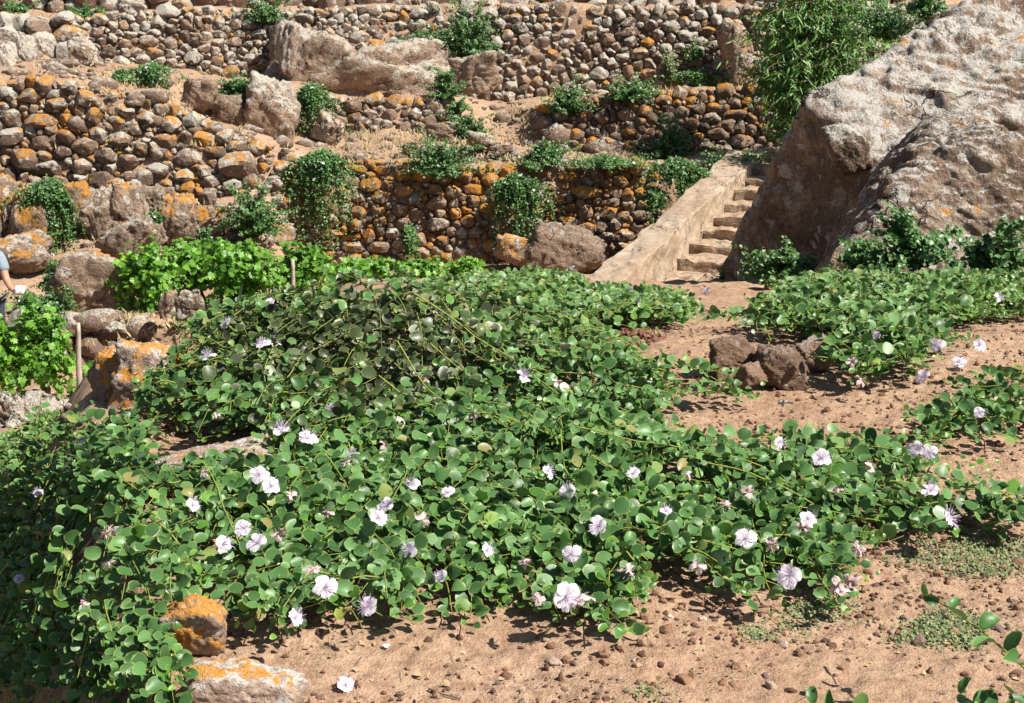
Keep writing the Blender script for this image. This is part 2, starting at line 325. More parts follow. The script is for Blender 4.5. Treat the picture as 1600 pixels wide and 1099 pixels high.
G[..., 2] += amp * fbm(G, 0.55, 41, 3) + np.where(G[..., 1] < 8, 0.006, 0.02) * snoise(G, 5.5, 47) + np.where(G[..., 1] < 8, 0.004, 0.0) * snoise(G, 14, 49)
G[..., 1] += np.where(G[..., 1] > 15.5, 0.06, 0.0) * fbm(G, 0.5, 44, 2)
idx = np.arange(nr * nc).reshape(nr, nc)
F = np.stack([idx[:-1, :-1], idx[:-1, 1:], idx[1:, 1:], idx[1:, :-1]], -1).reshape(-1, 4)
ground = tag(link('ground', mesh_np('ground', G.reshape(-1, 3), F), M_soil), 'bare reddish volcanic soil of the terraced hillside', kind='structure')
BVH = BVHTree.FromPolygons(G.reshape(-1, 3).tolist(), F.tolist())
def gz(x, y):
    h = BVH.ray_cast(Vector((x, y, 60)), Vector((0, 0, -1)))
    return h[0].z if h[0] is not None else 0.0
def hit(u, v):
    o = Vector((0, 0, CAMH)); h = BVH.ray_cast(o, (Vector(at(u, v, 10.0)) - o).normalized())
    return np.array(h[0]) if h[0] is not None else at(u, v, 25)

# ------------------------------------------------------------------ dry stone walls: every stone fitted to its neighbours
def dry_wall(name, label, baseK, topK, u0, u1, rmax, rmin, orange, white, seed, wlo=0.0, lo_fn=None, seeds=(), asp=1.45, group='dry stone terrace walls', tone=0.5, top_orange=0.0, bias=2.2):
    r = np.random.default_rng(seed)
    us = np.linspace(u0, u1, 80); bk = np.array(baseK, float); tk = np.array(topK, float)
    Bp = np.array([at(u, np.interp(u, bk[:, 0], bk[:, 1]), np.interp(u, bk[:, 0], bk[:, 2])) for u in us])
    Tp = np.array([at(u, np.interp(u, tk[:, 0], tk[:, 1]), np.interp(u, tk[:, 0], tk[:, 2])) for u in us])
    if lo_fn is not None: w = np.array([lo_fn(u) for u in us])[:, None]; Bp = Bp + (Tp - Bp) * w
    mid = (Bp + Tp) / 2; S = np.concatenate([[0], np.cumsum(np.linalg.norm(np.diff(mid[:, :2], axis=0), axis=1))])
    Hh = np.linalg.norm(Tp - Bp, axis=1); L = S[-1]; hmax = Hh.max()
    root = thing(name, label, 'wall', Vector(Bp[len(us) // 2]), group); root['kind'] = 'thing'
    bx = []; br = []
    for (su, sv, sr) in seeds:
        k = np.interp(su, us, S); bb = np.interp(su, us, np.arange(len(us))); i = int(bb)
        hv = np.interp(sv, [project(Tp[i])[1], project(Bp[i])[1]], [Hh[i], 0]); bx.append((k, hv)); br.append(sr)
    X = np.zeros((4000, 2)); RR = np.zeros(4000); AA = np.ones(4000) * asp; n = 0
    for q, rr in zip(bx, br): X[n] = q; RR[n] = rr; n += 1
    tries = int(950 * L * hmax / (rmax * rmax * 30)) + 3000
    for lev, rad in enumerate(np.linspace(1, 0, 14)):
        rad = rmin + (rmax - rmin) * rad ** bias * 0.80
        for _ in range(tries // 8 if lev else tries // 40):
            s = r.uniform(0, L); hl = np.interp(s, S, Hh)
            if hl < rmin: continue
            h = r.uniform(rad * 0.5, max(hl - rad * 0.45, rad * 0.55)); rr = rad * r.uniform(0.85, 1.12); aa = asp * math.exp(r.normal(0, .33))
            if h > hl: continue
            d = np.hypot((X[:n, 0] - s) / ((AA[:n] * RR[:n] + aa * rr) / (RR[:n] + rr)), X[:n, 1] - h)
            if n and np.any(d < (RR[:n] + rr) * 0.82): continue
            X[n] = (s, h); RR[n] = rr; AA[n] = aa; n += 1
            if n >= 3999: break
    X = X[:n]; RR = RR[:n]; AA = AA[:n]; D, F = ico(3)
    keep = ~np.all(D[F][:, :, 1] > 0.30, axis=1); F2 = F[keep]; used = np.unique(F2); rem = np.full(len(D), -1); rem[used] = np.arange(len(used)); Fk = rem[F2]; Dk = D[used]
    hg = np.array([np.interp(x[0], S, Hh) for x in X])
    extra_v = []; cnt = 0
    order = np.argsort(-RR)
    for rank, i in enumerate(order):
        dv = X - X[i]; am = (AA * RR + AA[i] * RR[i]) / (RR + RR[i]); ds = np.hypot(dv[:, 0] / am, dv[:, 1]); nb = np.where((ds < (RR[i] + RR) * 1.9) & (ds > 1e-6))[0]
        N = []; dd = []
        for j in nb:
            c = np.array((dv[j, 0] / am[j] ** 2, dv[j, 1])); c /= np.linalg.norm(c); t = r.normal(0, 0.22); v3 = np.array((c[0], t, c[1])); v3 /= np.linalg.norm(v3)
            N.append(v3); dd.append(max(float(c @ dv[j]) * RR[i] / (RR[i] + RR[j]) * r.uniform(0.96, 1.04) - 0.003, RR[i] * 0.42))
        for k in range(6):                                    # own outline where no neighbour limits it
            a = k * 1.047 + r.uniform(0, 0.8); N.append(np.array((math.cos(a), 0.0, math.sin(a)))); dd.append(RR[i] * math.hypot(AA[i] * math.cos(a), math.sin(a)) * r.uniform(1.05, 1.4))
        for k in range(5):                                    # broken corners
            a = r.uniform(0, 6.28); v3 = np.array((math.cos(a), -r.uniform(.5, 1.3), math.sin(a))); v3 /= np.linalg.norm(v3); N.append(v3); dd.append(RR[i] * math.hypot(v3[0] * AA[i], math.hypot(v3[1], v3[2])) * r.uniform(.60, .95))
        fy = r.uniform(0.75, 1.15)
        for _ in range(4):
            v3 = np.array((r.normal(0, 0.5), -1, r.normal(0, 0.5))); N.append(v3 / np.linalg.norm(v3)); dd.append(RR[i] * fy * r.uniform(0.9, 1.15))
        N.append(np.array((0, 1.0, 0))); dd.append(RR[i] * 0.8)
        N = np.array(N); dd = np.array(dd)
        V = Dk * support(Dk, N, dd, r.uniform(22, 60))[:, None]
        V = V * (1 + 0.040 * snoise(V, 1.0 / RR[i] * 0.35, int(r.integers(1e6)), 4) + 0.035 * snoise(V, 1.3 / RR[i], int(r.integers(1e6)), 4))[:, None]
        s = X[i, 0]; k = np.interp(s, S, np.arange(len(us))); a = int(min(k, len(us) - 2)); f = k - a
        b_ = Bp[a] * (1 - f) + Bp[a + 1] * f; t_ = Tp[a] * (1 - f) + Tp[a + 1] * f
        tx = Tp[min(a + 3, len(us) - 1)] + Bp[min(a + 3, len(us) - 1)] - Tp[max(a - 3, 0)] - Bp[max(a - 3, 0)]; tx[2] = 0; tx /= np.linalg.norm(tx)
        up = (t_ - b_) / np.linalg.norm(t_ - b_); nrm = np.cross(tx, up); nrm /= np.linalg.norm(nrm)    # points at the viewer side
        up = np.cross(nrm, tx)
        if nrm[1] > 0: nrm = -nrm
        c = b_ + (t_ - b_) * (X[i, 1] / max(np.interp(s, S, Hh), 1e-3)) + nrm * (RR[i] * 0.25 + 0.03 + r.uniform(-0.02, 0.03))
        W = V[:, :1] * tx + V[:, 1:2] * (-nrm) + V[:, 2:3] * up
        if rank < 300:
            o = link('stone', mesh_np('stone', W, Fk, smooth=False), M_stone, root, Vector(c) - root.location)
            topness = sstep(0.55, 0.95, X[i, 1] / max(hg[i], 0.01))
            oa = orange + top_orange * topness
            o.color = (float(np.clip(r.normal(oa, 0.22), 0, 1)), float(np.clip(r.normal(white + 0.25 * topness, 0.2), 0, 1)), float(np.clip(r.normal(tone, 0.3), 0, 1)), 1)
        else: extra_v.append(W + c - np.array(root.location))
    if extra_v:
        m = len(Dk); ev = np.vstack(extra_v); ef = np.vstack([Fk + m * k for k in range(len(extra_v))])
        o = link('small_stones', mesh_np('small_stones', ev, ef), M_stone, root); o['kind'] = 'stuff'; o.color = (orange, white, tone, 1)
    print(name, n)
    return root

dry_wall('stone_wall', 'tall dry stone wall whose top slopes down from the upper left', W1B, W1T, -60, 462, 0.145, 0.036, 0.52, 0.45, 11, seeds=((372, 262, 0.24), (40, 250, 0.17), (160, 285, 0.16), (20, 215, 0.15)), top_orange=0.15)
dry_wall('stone_wall', 'low orange-lichened dry stone wall behind the grapevines, beside the stairs', W1B, W1T, 456, 1030, 0.122, 0.034, 0.58, 0.35, 12, top_orange=0.35)
dry_wall('stone_wall', 'short low dry stone wall left of the eroded earth gully', W2B, W2T, 500, 706, 0.13, 0.042, 0.32, 0.3, 13, top_orange=0.3)
dry_wall('stone_wall', 'dark dry stone wall above the stairs, right of the eroded gully', W2B, W2T, 846, 1262, 0.12, 0.04, 0.35, 0.12, 14, tone=0.25, top_orange=0.3)
dry_wall('stone_wall', 'pale dry stone wall at the top left between tall slabs and outcrop', W3B, W3T, 108, 446, 0.122, 0.036, 0.3, 0.55, 15)
dry_wall('stone_wall', 'upper dry stone wall resting on the pale rock outcrop', W3B, W3T, 440, 690, 0.125, 0.038, 0.33, 0.6, 16, lo_fn=lambda u: np.interp(u, [440, 500, 540, 600, 660, 690], [0.7, 0.55, 0.5, 0.5, 0.35, 0.2]))
dry_wall('stone_wall', 'long high dry stone wall across the upper right of the slope', W3B, W3T, 684, 1262, 0.128, 0.038, 0.3, 0.5, 17, tone=0.45)
dry_wall('stone_wall', 'stretch of high dry stone wall seen behind the drooping tree', W3B, W3T, 1262, 1500, 0.15, 0.06, 0.22, 0.5, 23, tone=0.45)
dry_wall('stone_wall', 'rough boulder wall above the pale slabs in the top left corner', W3B, W3T, -60, 112, 0.24, 0.07, 0.15, 0.75, 18)
dry_wall('stone_wall', 'topmost dry stone wall running along the upper edge of the picture', W4B, W4T, -60, 1420, 0.24, 0.12, 0.2, 0.5, 19)
pb = [(u, project(W0b[i])[1], 15.9) for i, u in enumerate(UC)]; pt = [(u, project(W0t[i])[1], 16.1) for i, u in enumerate(UC)]
dry_wall('stone_wall', 'little ruined dry stone wall behind the weathered vine post', pb, pt, -60, 232, 0.16, 0.06, 0.15, 0.35, 20)

# ------------------------------------------------------------------ rocks and outcrops
def rock(label, u, v, w, h, Y=None, seed=1, depth=0.8, mat=M_out, orange=0.2, white=0.4, tone=0.5, rot=(0, 0, 0), name='rock', cat='rock', n=12, p=9, sub=4, amp=0.06, rough=0.035, freq=1.6, group=None, push=0.35, strat=0.0, crack=0.0):
    if Y is None: Y = hit(u, min(v + h * 0.42, 1090))[1] - push * w * pix(20) * 0.5
    c = at(u, v, Y); k = pix(Y)
    o = link(name, rock_mesh(name, (w * k / 2 * 1.08, (w + h) * k / 4 * depth, h * k / 2 * 1.1), seed, n, p, sub, amp, freq, rough, rot, strat=strat, crack=crack), mat, loc=Vector(c))
    o.color = (orange, white, tone, 1)
    return tag(o, label, cat, group)
RK = [
 # label, u, v, w, h, Y, seed, orange, white, tone, rot
 ('broad brown rock with an orange lichen band behind the post', 140, 455, 108, 118, 17.4, 31, .30, .35, .5, (0, .15, .3)),
 ('orange lichen-covered block above the person, under the tall wall', 58, 347, 78, 98, 19.2, 32, .62, .45, .5, (0, .2, 0)),
 ('leaning orange slab at the picture edge under the tall wall', 8, 335, 46, 120, 19.4, 33, .60, .4, .5, (0, .1, 0)),
 ('overhanging dark-based rock just above the person', 26, 396, 104, 58, 18.6, 34, .32, .4, .35, (0, -.1, 0)),
 ('bright orange-topped rock beside the hanging caper bush', 112, 318, 66, 62, 19.3, 35, .66, .4, .5, (0, -.2, 0)),
 ('narrow upright brown slab beside the hanging bush', 152, 338, 46, 80, 19.4, 36, .25, .4, .5, (0, .12, 0)),
 ('tall upright slab with orange streaks under the sloping wall', 190, 328, 58, 84, 19.6, 37, .45, .5, .55, (0, -.1, 0)),
 ('thin pale upright slab under the sloping wall', 217, 322, 28, 78, 19.8, 38, .15, .5, .6, (0, -.1, 0)),
 ('smooth blocky boulder set into the foot of the sloping wall', 247, 318, 52, 48, 20.2, 39, .05, .15, .6, (0, .1, .2)),
 ('cracked slanting rock above the grapevines', 205, 378, 92, 58, 18.8, 40, .12, .3, .45, (0, -.5, 0)),
 ('rounded orange-spotted rock above the grapevines', 276, 345, 58, 66, 19.3, 41, .52, .5, .55, (0, .1, 0)),
 ('mottled rock between the grapevines and the bushy caper', 328, 352, 62, 52, 19.6, 42, .35, .35, .5, (0, .2, 0)),
 ('brown rock at the foot of the wall left of the big bush', 428, 378, 66, 50, 20.0, 43, .30, .3, .5, (0, 0, 0)),
 ('round grey rock standing among the grapevines', 297, 475, 44, 48, 15.6, 44, .22, .5, .45, (0, 0, 0)),
 ('small leaning orange-footed stone among the grapevines', 258, 476, 22, 44, 15.8, 45, .35, .3, .45, (0, .4, 0)),
 ('pale spiky outcrop beside the upper left wall', 484, 102, 112, 94, 24.8, 46, .24, .45, .6, (0, .3, 0)),
 ('tall pale slab leaning on the outcrop, upper left', 446, 76, 30, 72, 24.2, 47, .10, .75, .7, (0, .15, 0)),
 ('broad pale rock slope in the middle of the upper terrace', 606, 128, 230, 96, 25.2, 48, .14, .45, .7, (0, -.25, .1)),
 ('grey block overhanging a dark gap beside the upper wall', 738, 116, 72, 58, 24.7, 49, .05, .4, .7, (0, -.2, 0)),
 ('pale crumbling rock face left of the hanging caper', 420, 180, 82, 92, 22.5, 50, .12, .5, .7, (0, .2, 0)),
 ('brown earthy rock between two caper bushes, upper left', 308, 152, 52, 52, 22.2, 51, .08, .15, .45, (0, .2, 0)),
 ('reddish shadowed rock beneath the upper left bush', 356, 172, 52, 50, 22.5, 52, .08, .1, .35, (0, -.3, 0)),
 ('pale upright slab in the top left corner', 40, 92, 34, 66, 23.2, 53, .12, .85, .75, (0, .05, 0)),
 ('wide pale slab at the left picture edge, top', 10, 108, 46, 76, 23.0, 54, .10, .85, .75, (0, -.05, 0)),
 ('round pale boulder at the end of the upper left wall', 130, 80, 40, 40, 24.2, 55, .08, .7, .7, (0, 0, 0)),
 ('smooth brown half-buried boulder, upper left', 92, 106, 62, 26, 22.8, 56, .02, .1, .5, (0, 0, 0)),
 ('pale boulder perched above the upper left wall', 204, 16, 44, 30, 25.4, 57, .05, .8, .7, (0, .3, 0)),
 ('orange and white rock ledge at the foot of the lichened wall', 808, 396, 72, 44, 20.4, 58, .58, .6, .6, (0, .2, 0)),
 ('smooth brown rock face between lichened wall and stairs', 884, 398, 112, 84, 20.5, 59, .05, .12, .5, (0, .35, 0)),
 ('smooth buff boulder beside the drooping tree', 1170, 110, 52, 44, 24.8, 60, .05, .3, .85, (0, 0, 0)),
 ('orange-sided boulder bulging from the upper right wall', 1146, 62, 44, 62, 25.2, 61, .35, .4, .65, (0, -.4, 0)),
 ('pale flat rock with orange stain, ledge above lichened wall', 512, 202, 40, 36, 22.6, 62, .35, .6, .75, (0, .5, 0)),
 ('round brown boulder at the gully end of the short wall', 688, 208, 36, 30, 22.8, 63, .05, .2, .55, (0, 0, 0)),
 ('brown stone on the ledge beside the dark caper bush', 640, 232, 24, 18, 21.9, 65, .05, .1, .5, (0, 0, 0)),
 ('pale stone near the foot of the gully', 752, 222, 40, 22, 22.3, 66, .1, .4, .7, (0, .2, 0)),
 ('low brown stone at the foot of the gully', 785, 234, 34, 16, 22.0, 67, .1, .3, .6, (0, -.2, 0)),
 ('grey stone half hidden behind the creeping capers', 892, 440, 34, 22, 14.0, 68, .1, .5, .6, (0, 0, 0)),
]
for (lb, u, v, w, h, Y, sd, o_, wh, tn, rt) in RK:
    rock(lb, u, v, w, h, Y, sd, orange=o_ + (.16 if o_ > .24 else .04), white=wh, tone=tn, rot=rt, amp=0.10, rough=0.042, sub=5, n=7, p=16, crack=.20)
# rocks on the edge of the near terrace
rock('cleft orange-lichened rock standing on the terrace edge', 228, 590, 96, 118, 5.1, 71, mat=M_near, orange=.72, white=.55, tone=.5, rot=(0, .25, .2), name='edge_rock', sub=5, n=8, amp=.1, rough=.06)
rock('smaller dark-sided orange rock leaning on the cleft rock', 172, 592, 66, 104, 5.15, 72, mat=M_near, orange=.75, white=.35, tone=.35, rot=(0, .15, -.3), name='edge_rock', sub=5, n=8, amp=.1, rough=.06)
rock('dark wedge of rock in the shade below the cleft rock', 172, 664, 84, 84, 5.15, 79, mat=M_near, orange=.3, white=.2, tone=.35, rot=(0, .3, .4), name='edge_rock', sub=5, n=8, amp=.1, rough=.04)
rock('low pink-brown rock lying in the middle of the caper leaves', 335, 732, 190, 70, 4.2, 73, mat=M_near, orange=.15, white=.12, tone=.6, rot=(0, -.1, .1), name='edge_rock', sub=5, n=7, amp=.08, rough=.05)
rock('rock with a bright orange lichen crown in the bottom left foreground', 305, 975, 112, 110, 3.1, 74, mat=M_near, orange=.8, white=.35, tone=.6, rot=(.2, .15, 0), name='edge_rock', sub=5, n=8, amp=.07, rough=.04)
rock('large grey-pink rock with one orange spot at the bottom edge', 372, 1078, 190, 120, 2.86, 75, mat=M_near, orange=.55, white=.35, tone=.6, rot=(0, .12, .2), name='edge_rock', sub=5, n=9, amp=.07, rough=.04)
rock('jagged pale rock at the left picture edge below the vines', 40, 668, 150, 104, 10.3, 76, mat=M_out, orange=.12, white=.6, tone=.55, rot=(0, .1, 0), sub=5, n=9, amp=.18, rough=.14, freq=2.6)
rock('low tawny rock beside the jagged pale rock', 98, 658, 66, 52, 10.6, 77, mat=M_out, orange=.30, white=.4, tone=.6, rot=(0, -.3, 0), sub=4, n=9, amp=.1, rough=.08)
rock('brown rock bottom shelf at the left picture edge', 20, 712, 110, 40, 9.6, 78, mat=M_out, orange=.05, white=.2, tone=.6, sub=4, n=9, amp=.08, rough=.06)
for lb, u, v, w, h, Y, sd, tn in (('angular brown lava rock, leftmost of four on the soil', 1141, 560, 68, 62, 5.35, 81, .6), ('broad dark lava rock, largest of four on the soil', 1219, 576, 86, 66, 5.25, 82, .35),
                              ('pitted red lava rock in front of the other three', 1172, 588, 46, 38, 5.15, 83, .7), ('paler tan lava rock, rightmost of four on the soil', 1276, 556, 54, 46, 5.45, 84, .95)):
    rock(lb, u, v, w, h, Y, sd, mat=M_lava, orange=0, white=.15 if tn < .9 else .4, tone=tn, name='lava_rock', sub=5, n=7, p=26, amp=.07, rough=.045, freq=2.6, group='lava rocks lying on the soil', rot=(0, random.uniform(-.3, .3), random.random()))
rock('small orange-capped rock in the shade of the great boulder', 1198, 424, 30, 44, 13.6, 85, mat=M_out, orange=.45, white=.3, tone=.5, sub=4)

# ------------------------------------------------------------------ the great boulders on the right
def boulder(label, C, planes, seed, p, sub, amp, rough, freq, col, strat=0.0):
    C = np.array(C); N = []; d = []
    for n_, pt_ in planes:
        n_ = np.array(n_, float); n_ /= np.linalg.norm(n_); N.append(n_); d.append(max(float(n_ @ (np.array(pt_) - C)), 0.15))
    D, F = ico(sub); V = D * support(D, np.array(N), np.array(d), p)[:, None]
    nn = V / np.linalg.norm(V, axis=1)[:, None]
    disp = amp * fbm(V, freq, seed, 3) + rough * fbm(V, freq * 4.5, seed + 7, 5, 0.62)
    ridge = 1 - np.abs(snoise(V * np.array((1, 1, 1.6)), freq * 1.7, seed + 20)); disp += 0.045 * np.abs(snoise(V, 1.9, seed + 40)) + 0.025 * np.abs(snoise(V, 4.2, seed + 41)); disp -= amp * 0.9 * np.clip(ridge - 0.72, 0, 1) * 2
    V = V + nn * disp[:, None]
    o = link('boulder', mesh_np('boulder', V, F), M_bould, loc=Vector(C)); o.color = col
    return tag(o, label, 'boulder')
def pl3(a, b, c, C):
    n_ = np.cross(b - a, c - a); n_ /= np.linalg.norm(n_); return (n_ if n_ @ (a - C) > 0 else -n_, a)
B1 = at(1540, 240, 15.6)
boulder('great tilted boulder with a shadowed left face beside the stairs', B1, [
    pl3(at(1165, 400, 15.6), at(1290, 188, 13.9), at(1400, 300, 13.2), B1), pl3(at(1290, 188, 13.9), at(1400, 300, 13.2), at(1490, 0, 15.4), B1), ((-.6, .5, .6), at(1390, 95, 15.2)),
    ((0.9, 0, 0.3), at(2000, 200, 15)), ((0, 1, 0.2), at(1550, 100, 18.8)), ((0, 0, -1), at(1500, 520, 14.5)), ((0.1, 0.1, 1), B1 + np.array((0, 0, 2.6))), ((-.75, .6, .2), at(1215, 260, 16.6))],
    101, 22, 7, 0.07, 0.022, 0.6, (0.16, 0.44, 0.78, 1))
B2 = at(1490, 345, 12.2)
boulder('rounded brown boulder leaning in front of the great boulder', B2, [
    ((-1, 0.34, 0.50), at(1318, 365, 11.7)), ((0.0, -.78, .62), at(1450, 335, 11.4)), ((-.12, -.05, .97), at(1500, 222, 12.0)), ((-.7, .1, .75), at(1400, 275, 12.0)),
    ((0.75, -0.6, 0.0), at(1600, 350, 11.2)), ((0, 1, 0.1), B2 + np.array((0, 1.5, 0))), ((0, 0, -1), at(1480, 520, 11.5)), ((.5, -.1, .85), at(1585, 225, 12.0))],
    111, 14, 7, 0.05, 0.016, 0.8, (0.16, 0.25, 0.50, 1))
rock('lit knob of rock jutting from the shadowed boulder face', 1325, 232, 60, 84, 13.5, 120, mat=M_bould, orange=.1, white=.55, tone=.65, rot=(0, -.35, 0), name='boulder', cat='boulder', sub=5, n=8, p=12, amp=.08, rough=.02)
rock('grey lichen-crusted ledge on top of the great boulder', 1590, 76, 200, 44, 15.0, 122, mat=M_bould, orange=.3, white=.85, tone=.6, rot=(.35, -.18, 0), name='boulder', cat='boulder', sub=5, n=9, p=12, amp=.06, rough=.02, depth=.9)

# ------------------------------------------------------------------ stairs with a plastered parapet
b0 = at(1036, 446, 17.7); t0 = at(1188, 256, 21.5)
dirS = t0 - b0; runL = math.hypot(dirS[0], dirS[1]); dS = np.array((dirS[0] / runL, dirS[1] / runL, 0)); dW = np.array((dS[1], -dS[0], 0)); riseL = dirS[2]
stairs = thing('stone_stairs', 'rough stone stairs with a pale plastered side wall climbing the slope', 'stairs', Vector(b0))
def sblock(name, s0, s1, w0, w1, z0, z1, mat, seed, sub=4, p=14, amp=0.03, rough=0.02, slope=0.0):
    c = np.array(((s0 + s1) / 2, (w0 + w1) / 2, (z0 + z1) / 2)); hx = np.array(((s1 - s0) / 2, (w1 - w0) / 2, (z1 - z0) / 2))
    bm = bmesh.new(); bmesh.ops.create_cube(bm, size=2); bmesh.ops.subdivide_edges(bm, edges=bm.edges[:], cuts=40 if sub > 4 else 12, use_grid_fill=True)
    bm.verts.ensure_lookup_table(); V = np.array([v.co[:] for v in bm.verts]); F = np.array([[v.index for v in f.verts] for f in bm.faces]); bm.free()
    V = V * support(unit(V), np.vstack([np.eye(3), -np.eye(3)]), np.ones(6), p)[:, None] / np.linalg.norm(V, axis=1)[:, None]
    V = V * hx; V[:, 2] += V[:, 0] * slope
    V = V + amp * np.stack([fbm(V, 1.2, seed + k, 3) for k in range(3)], 1) + rough * np.stack([snoise(V, 5, seed + 5 + k) for k in range(3)], 1)
    V = V + c; Wd = V[:, :1] * dS + V[:, 1:2] * dW + np.stack([0 * V[:, 2], 0 * V[:, 2], V[:, 2]], 1)
    return link(name, mesh_np(name, Wd, F, smooth=False), mat, stairs)
slp = riseL / runL
sblock('parapet', -1.5, runL + 0.2, -0.45, 0.0, riseL / 2 - 0.9, riseL / 2 + 0.27, M_plaster, 5, 6, 40, 0.022, 0.010, slp - 0.09)
ns = 9
for k in range(ns):
    s = runL * (k + 0.2) / ns; z = riseL * (k + 1) / ns
    sblock('step', s + random.uniform(-.05, .05), s + runL / ns + 0.3, -0.06, 0.95 + random.uniform(-.05, .15), z - 0.45, z + random.uniform(-.02, .02), M_step, 200 + k * 11, 4, 40, 0.022, 0.016)
sblock('step', -0.55, 0.35, 0.02, 0.55, -0.5, 0.10, M_step, 331, 4, 8, 0.06, 0.03)
sblock('step', -0.75, 0.2, 0.5, 1.25, -0.6, 0.13, M_step, 347, 4, 7, 0.07, 0.03)
sblock('top_stone', runL - 0.1, runL + 0.5, -0.1, 0.95, riseL - 0.5, riseL + 0.24, M_step, 353, 4, 9, 0.06, 0.03)

# ------------------------------------------------------------------ leaves
def round_leaf(k=5):
    """orbicular blade folded along the midrib; columns: midrib and k points round each half"""
    a = np.linspace(0, math.pi, k + 2)[1:-1]; y = 0.5 - 0.5 * np.cos(a); x = 0.47 * np.sin(a) ** 0.8 * (1 + 0.08 * np.cos(a))
    mid = np.array([(0, 0, 0), (0, .34, 0), (0, .68, 0), (0, .965, 0)]); R_ = np.stack([x, y, 0 * x], 1); L_ = R_ * np.array((-1, 1, 1))
    V = np.vstack([mid, R_, L_]); z = 0.20 * np.abs(V[:, 0]) ** 1.3 * 2 - 0.22 * (V[:, 1] - .35) ** 2 + 0.03 * np.sin(V[:, 1] * 7 + V[:, 0] * 5); V[:, 2] = z
    F = []
    for s0, fl in ((4, False), (4 + k, True)):
        ring = [0] + [s0 + i for i in range(k)] + [3]; m_ = lambda q: 0 if q < .2 else (1 if q < .5 else (2 if q < .84 else 3))
        for i in range(len(ring) - 1):
            A, B = ring[i], ring[i + 1]; ma, mb = m_(V[A, 1]), m_(V[B, 1])
            for t in (((A, B, mb),) if ma == mb else ((A, B, mb), (A, mb, ma))):
                if len(set(t)) == 3: F.append(t[::-1] if fl else t)
    F = np.array(F); uv = np.column_stack([np.where(np.arange(len(V)) < 4, 0.0, 1.0), V[:, 1]]); uv[0, 0] = uv[3, 0] = 1.0
    n = np.cross(V[F[:, 1]] - V[F[:, 0]], V[F[:, 2]] - V[F[:, 0]]); F[n[:, 2] < 0] = F[n[:, 2] < 0][:, ::-1]
    return V, F, uv
LEAF10 = round_leaf(5); LEAF8 = round_leaf(3)
LEAF4 = (np.array([(0, 0, 0), (0.42, 0.5, 0.12), (0, 1, 0), (-0.42, 0.5, 0.12)]), np.array([(0, 1, 2), (0, 2, 3)]), np.array([(0, 0), (.8, .5), (.8, 1), (.8, .5)]))
LANCE = (np.array([(0, 0, 0), (0.08, 0.35, 0.03), (0, 1, -0.05), (-0.08, 0.35, 0.03)]) * np.array((1.3, 1, 1)), np.array([(0, 1, 2), (0, 2, 3)]), np.array([(0, 0), (.8, .5), (.8, 1), (.8, .5)]))
def _vl():
    a = np.array([-90, -52, -25, 0, 22, 48, 68, 90, 112, 132, 158, 180, 205, 232]) * math.pi / 180
    r = np.array([.30, .52, .36, .55, .38, .58, .44, .66, .44, .58, .38, .55, .36, .52])
    V = np.vstack([[0, .35, -.03], np.stack([r * np.cos(a), .35 + r * np.sin(a), .06 * np.cos(3 * a)], 1)]); k = len(a)
    return V, np.array([[0, 1 + i, 1 + (i + 1) % k] for i in range(k)]), np.vstack([[0, 0], np.stack([np.full(k, .8), r], 1)])
VINE = _vl()
def frames(pos, d, nrm):
    z = unit(nrm); y = unit(d - np.sum(d * z, 1, keepdims=True) * z); x = np.cross(y, z); return np.stack([x, y, z], 2)   # columns
def leaf_mesh(name, leaf, pos, d, nrm, size, cup=None):
    if len(pos) == 0: return None
    V, F, uv = leaf; A = frames(pos, d, nrm); N = len(pos)
    L = np.broadcast_to(V, (N, *V.shape)).copy(); L *= size[:, None, None]; L[..., 0] *= np.random.default_rng(N).uniform(.72, 1.06, N)[:, None]
    if cup is not None: L[..., 2] *= cup[:, None]
    W = np.einsum('nij,nkj->nki', A, L) + pos[:, None, :]
    Fa = (F[None] + (np.arange(N) * len(V))[:, None, None]).reshape(-1, 3)
    return mesh_np(name, W.reshape(-1, 3), Fa, np.tile(uv, (N, 1)))
def tube_mesh(name, lines, rads, k=4):
    Vs, Fs, off = [], [], 0
    for ln, rd in zip(lines, rads):
        ln = np.asarray(ln); m = len(ln)
        if m < 2: continue
        t = unit(np.gradient(ln, axis=0)); ref = np.where(np.abs(t[:, 2:3]) > 0.9, np.array([[1., 0, 0]]), np.array([[0, 0, 1.]])); s = unit(np.cross(t, ref)); q = np.cross(s, t)
        rr = np.linspace(rd, rd * 0.55, m)[:, None]; ang = np.arange(k) / k * 2 * math.pi
        ring = ln[:, None, :] + rr[..., None] * (np.cos(ang)[None, :, None] * s[:, None, :] + np.sin(ang)[None, :, None] * q[:, None, :])
        Vs.append(ring.reshape(-1, 3)); i = np.arange(m - 1)[:, None] * k + np.arange(k)[None]; j = np.arange(m - 1)[:, None] * k + (np.arange(k)[None] + 1) % k
        Fs.append(np.stack([i, j, j + k, i + k], -1).reshape(-1, 4) + off); off += m * k
    return mesh_np(name, np.vstack(Vs), np.vstack(Fs))
def inside(poly, u, v):
    p = np.asarray(poly, float); u = np.asarray(u); v = np.asarray(v); c = np.zeros(u.shape, bool); n = len(p); j = n - 1
    for i in range(n):
        cond = ((p[i, 1] > v) != (p[j, 1] > v)); xx = (p[j, 0] - p[i, 0]) * (v - p[i, 1]) / (p[j, 1] - p[i, 1] + 1e-9) + p[i, 0]
        c ^= cond & (u < xx); j = i
    return c
LEAFOBJ = [leaf_mesh('leaf', LEAF10, np.zeros((1, 3)), np.array([[0, 1., 0]]), np.array([[0, 0, 1.]]), np.ones(1), np.array([c])) for c in (0.4, 1.1, 1.9, -0.7)]
for m_ in LEAFOBJ: m_.materials.append(M_leaf)
UPV = np.array((0.12, -0.22, 1.0))

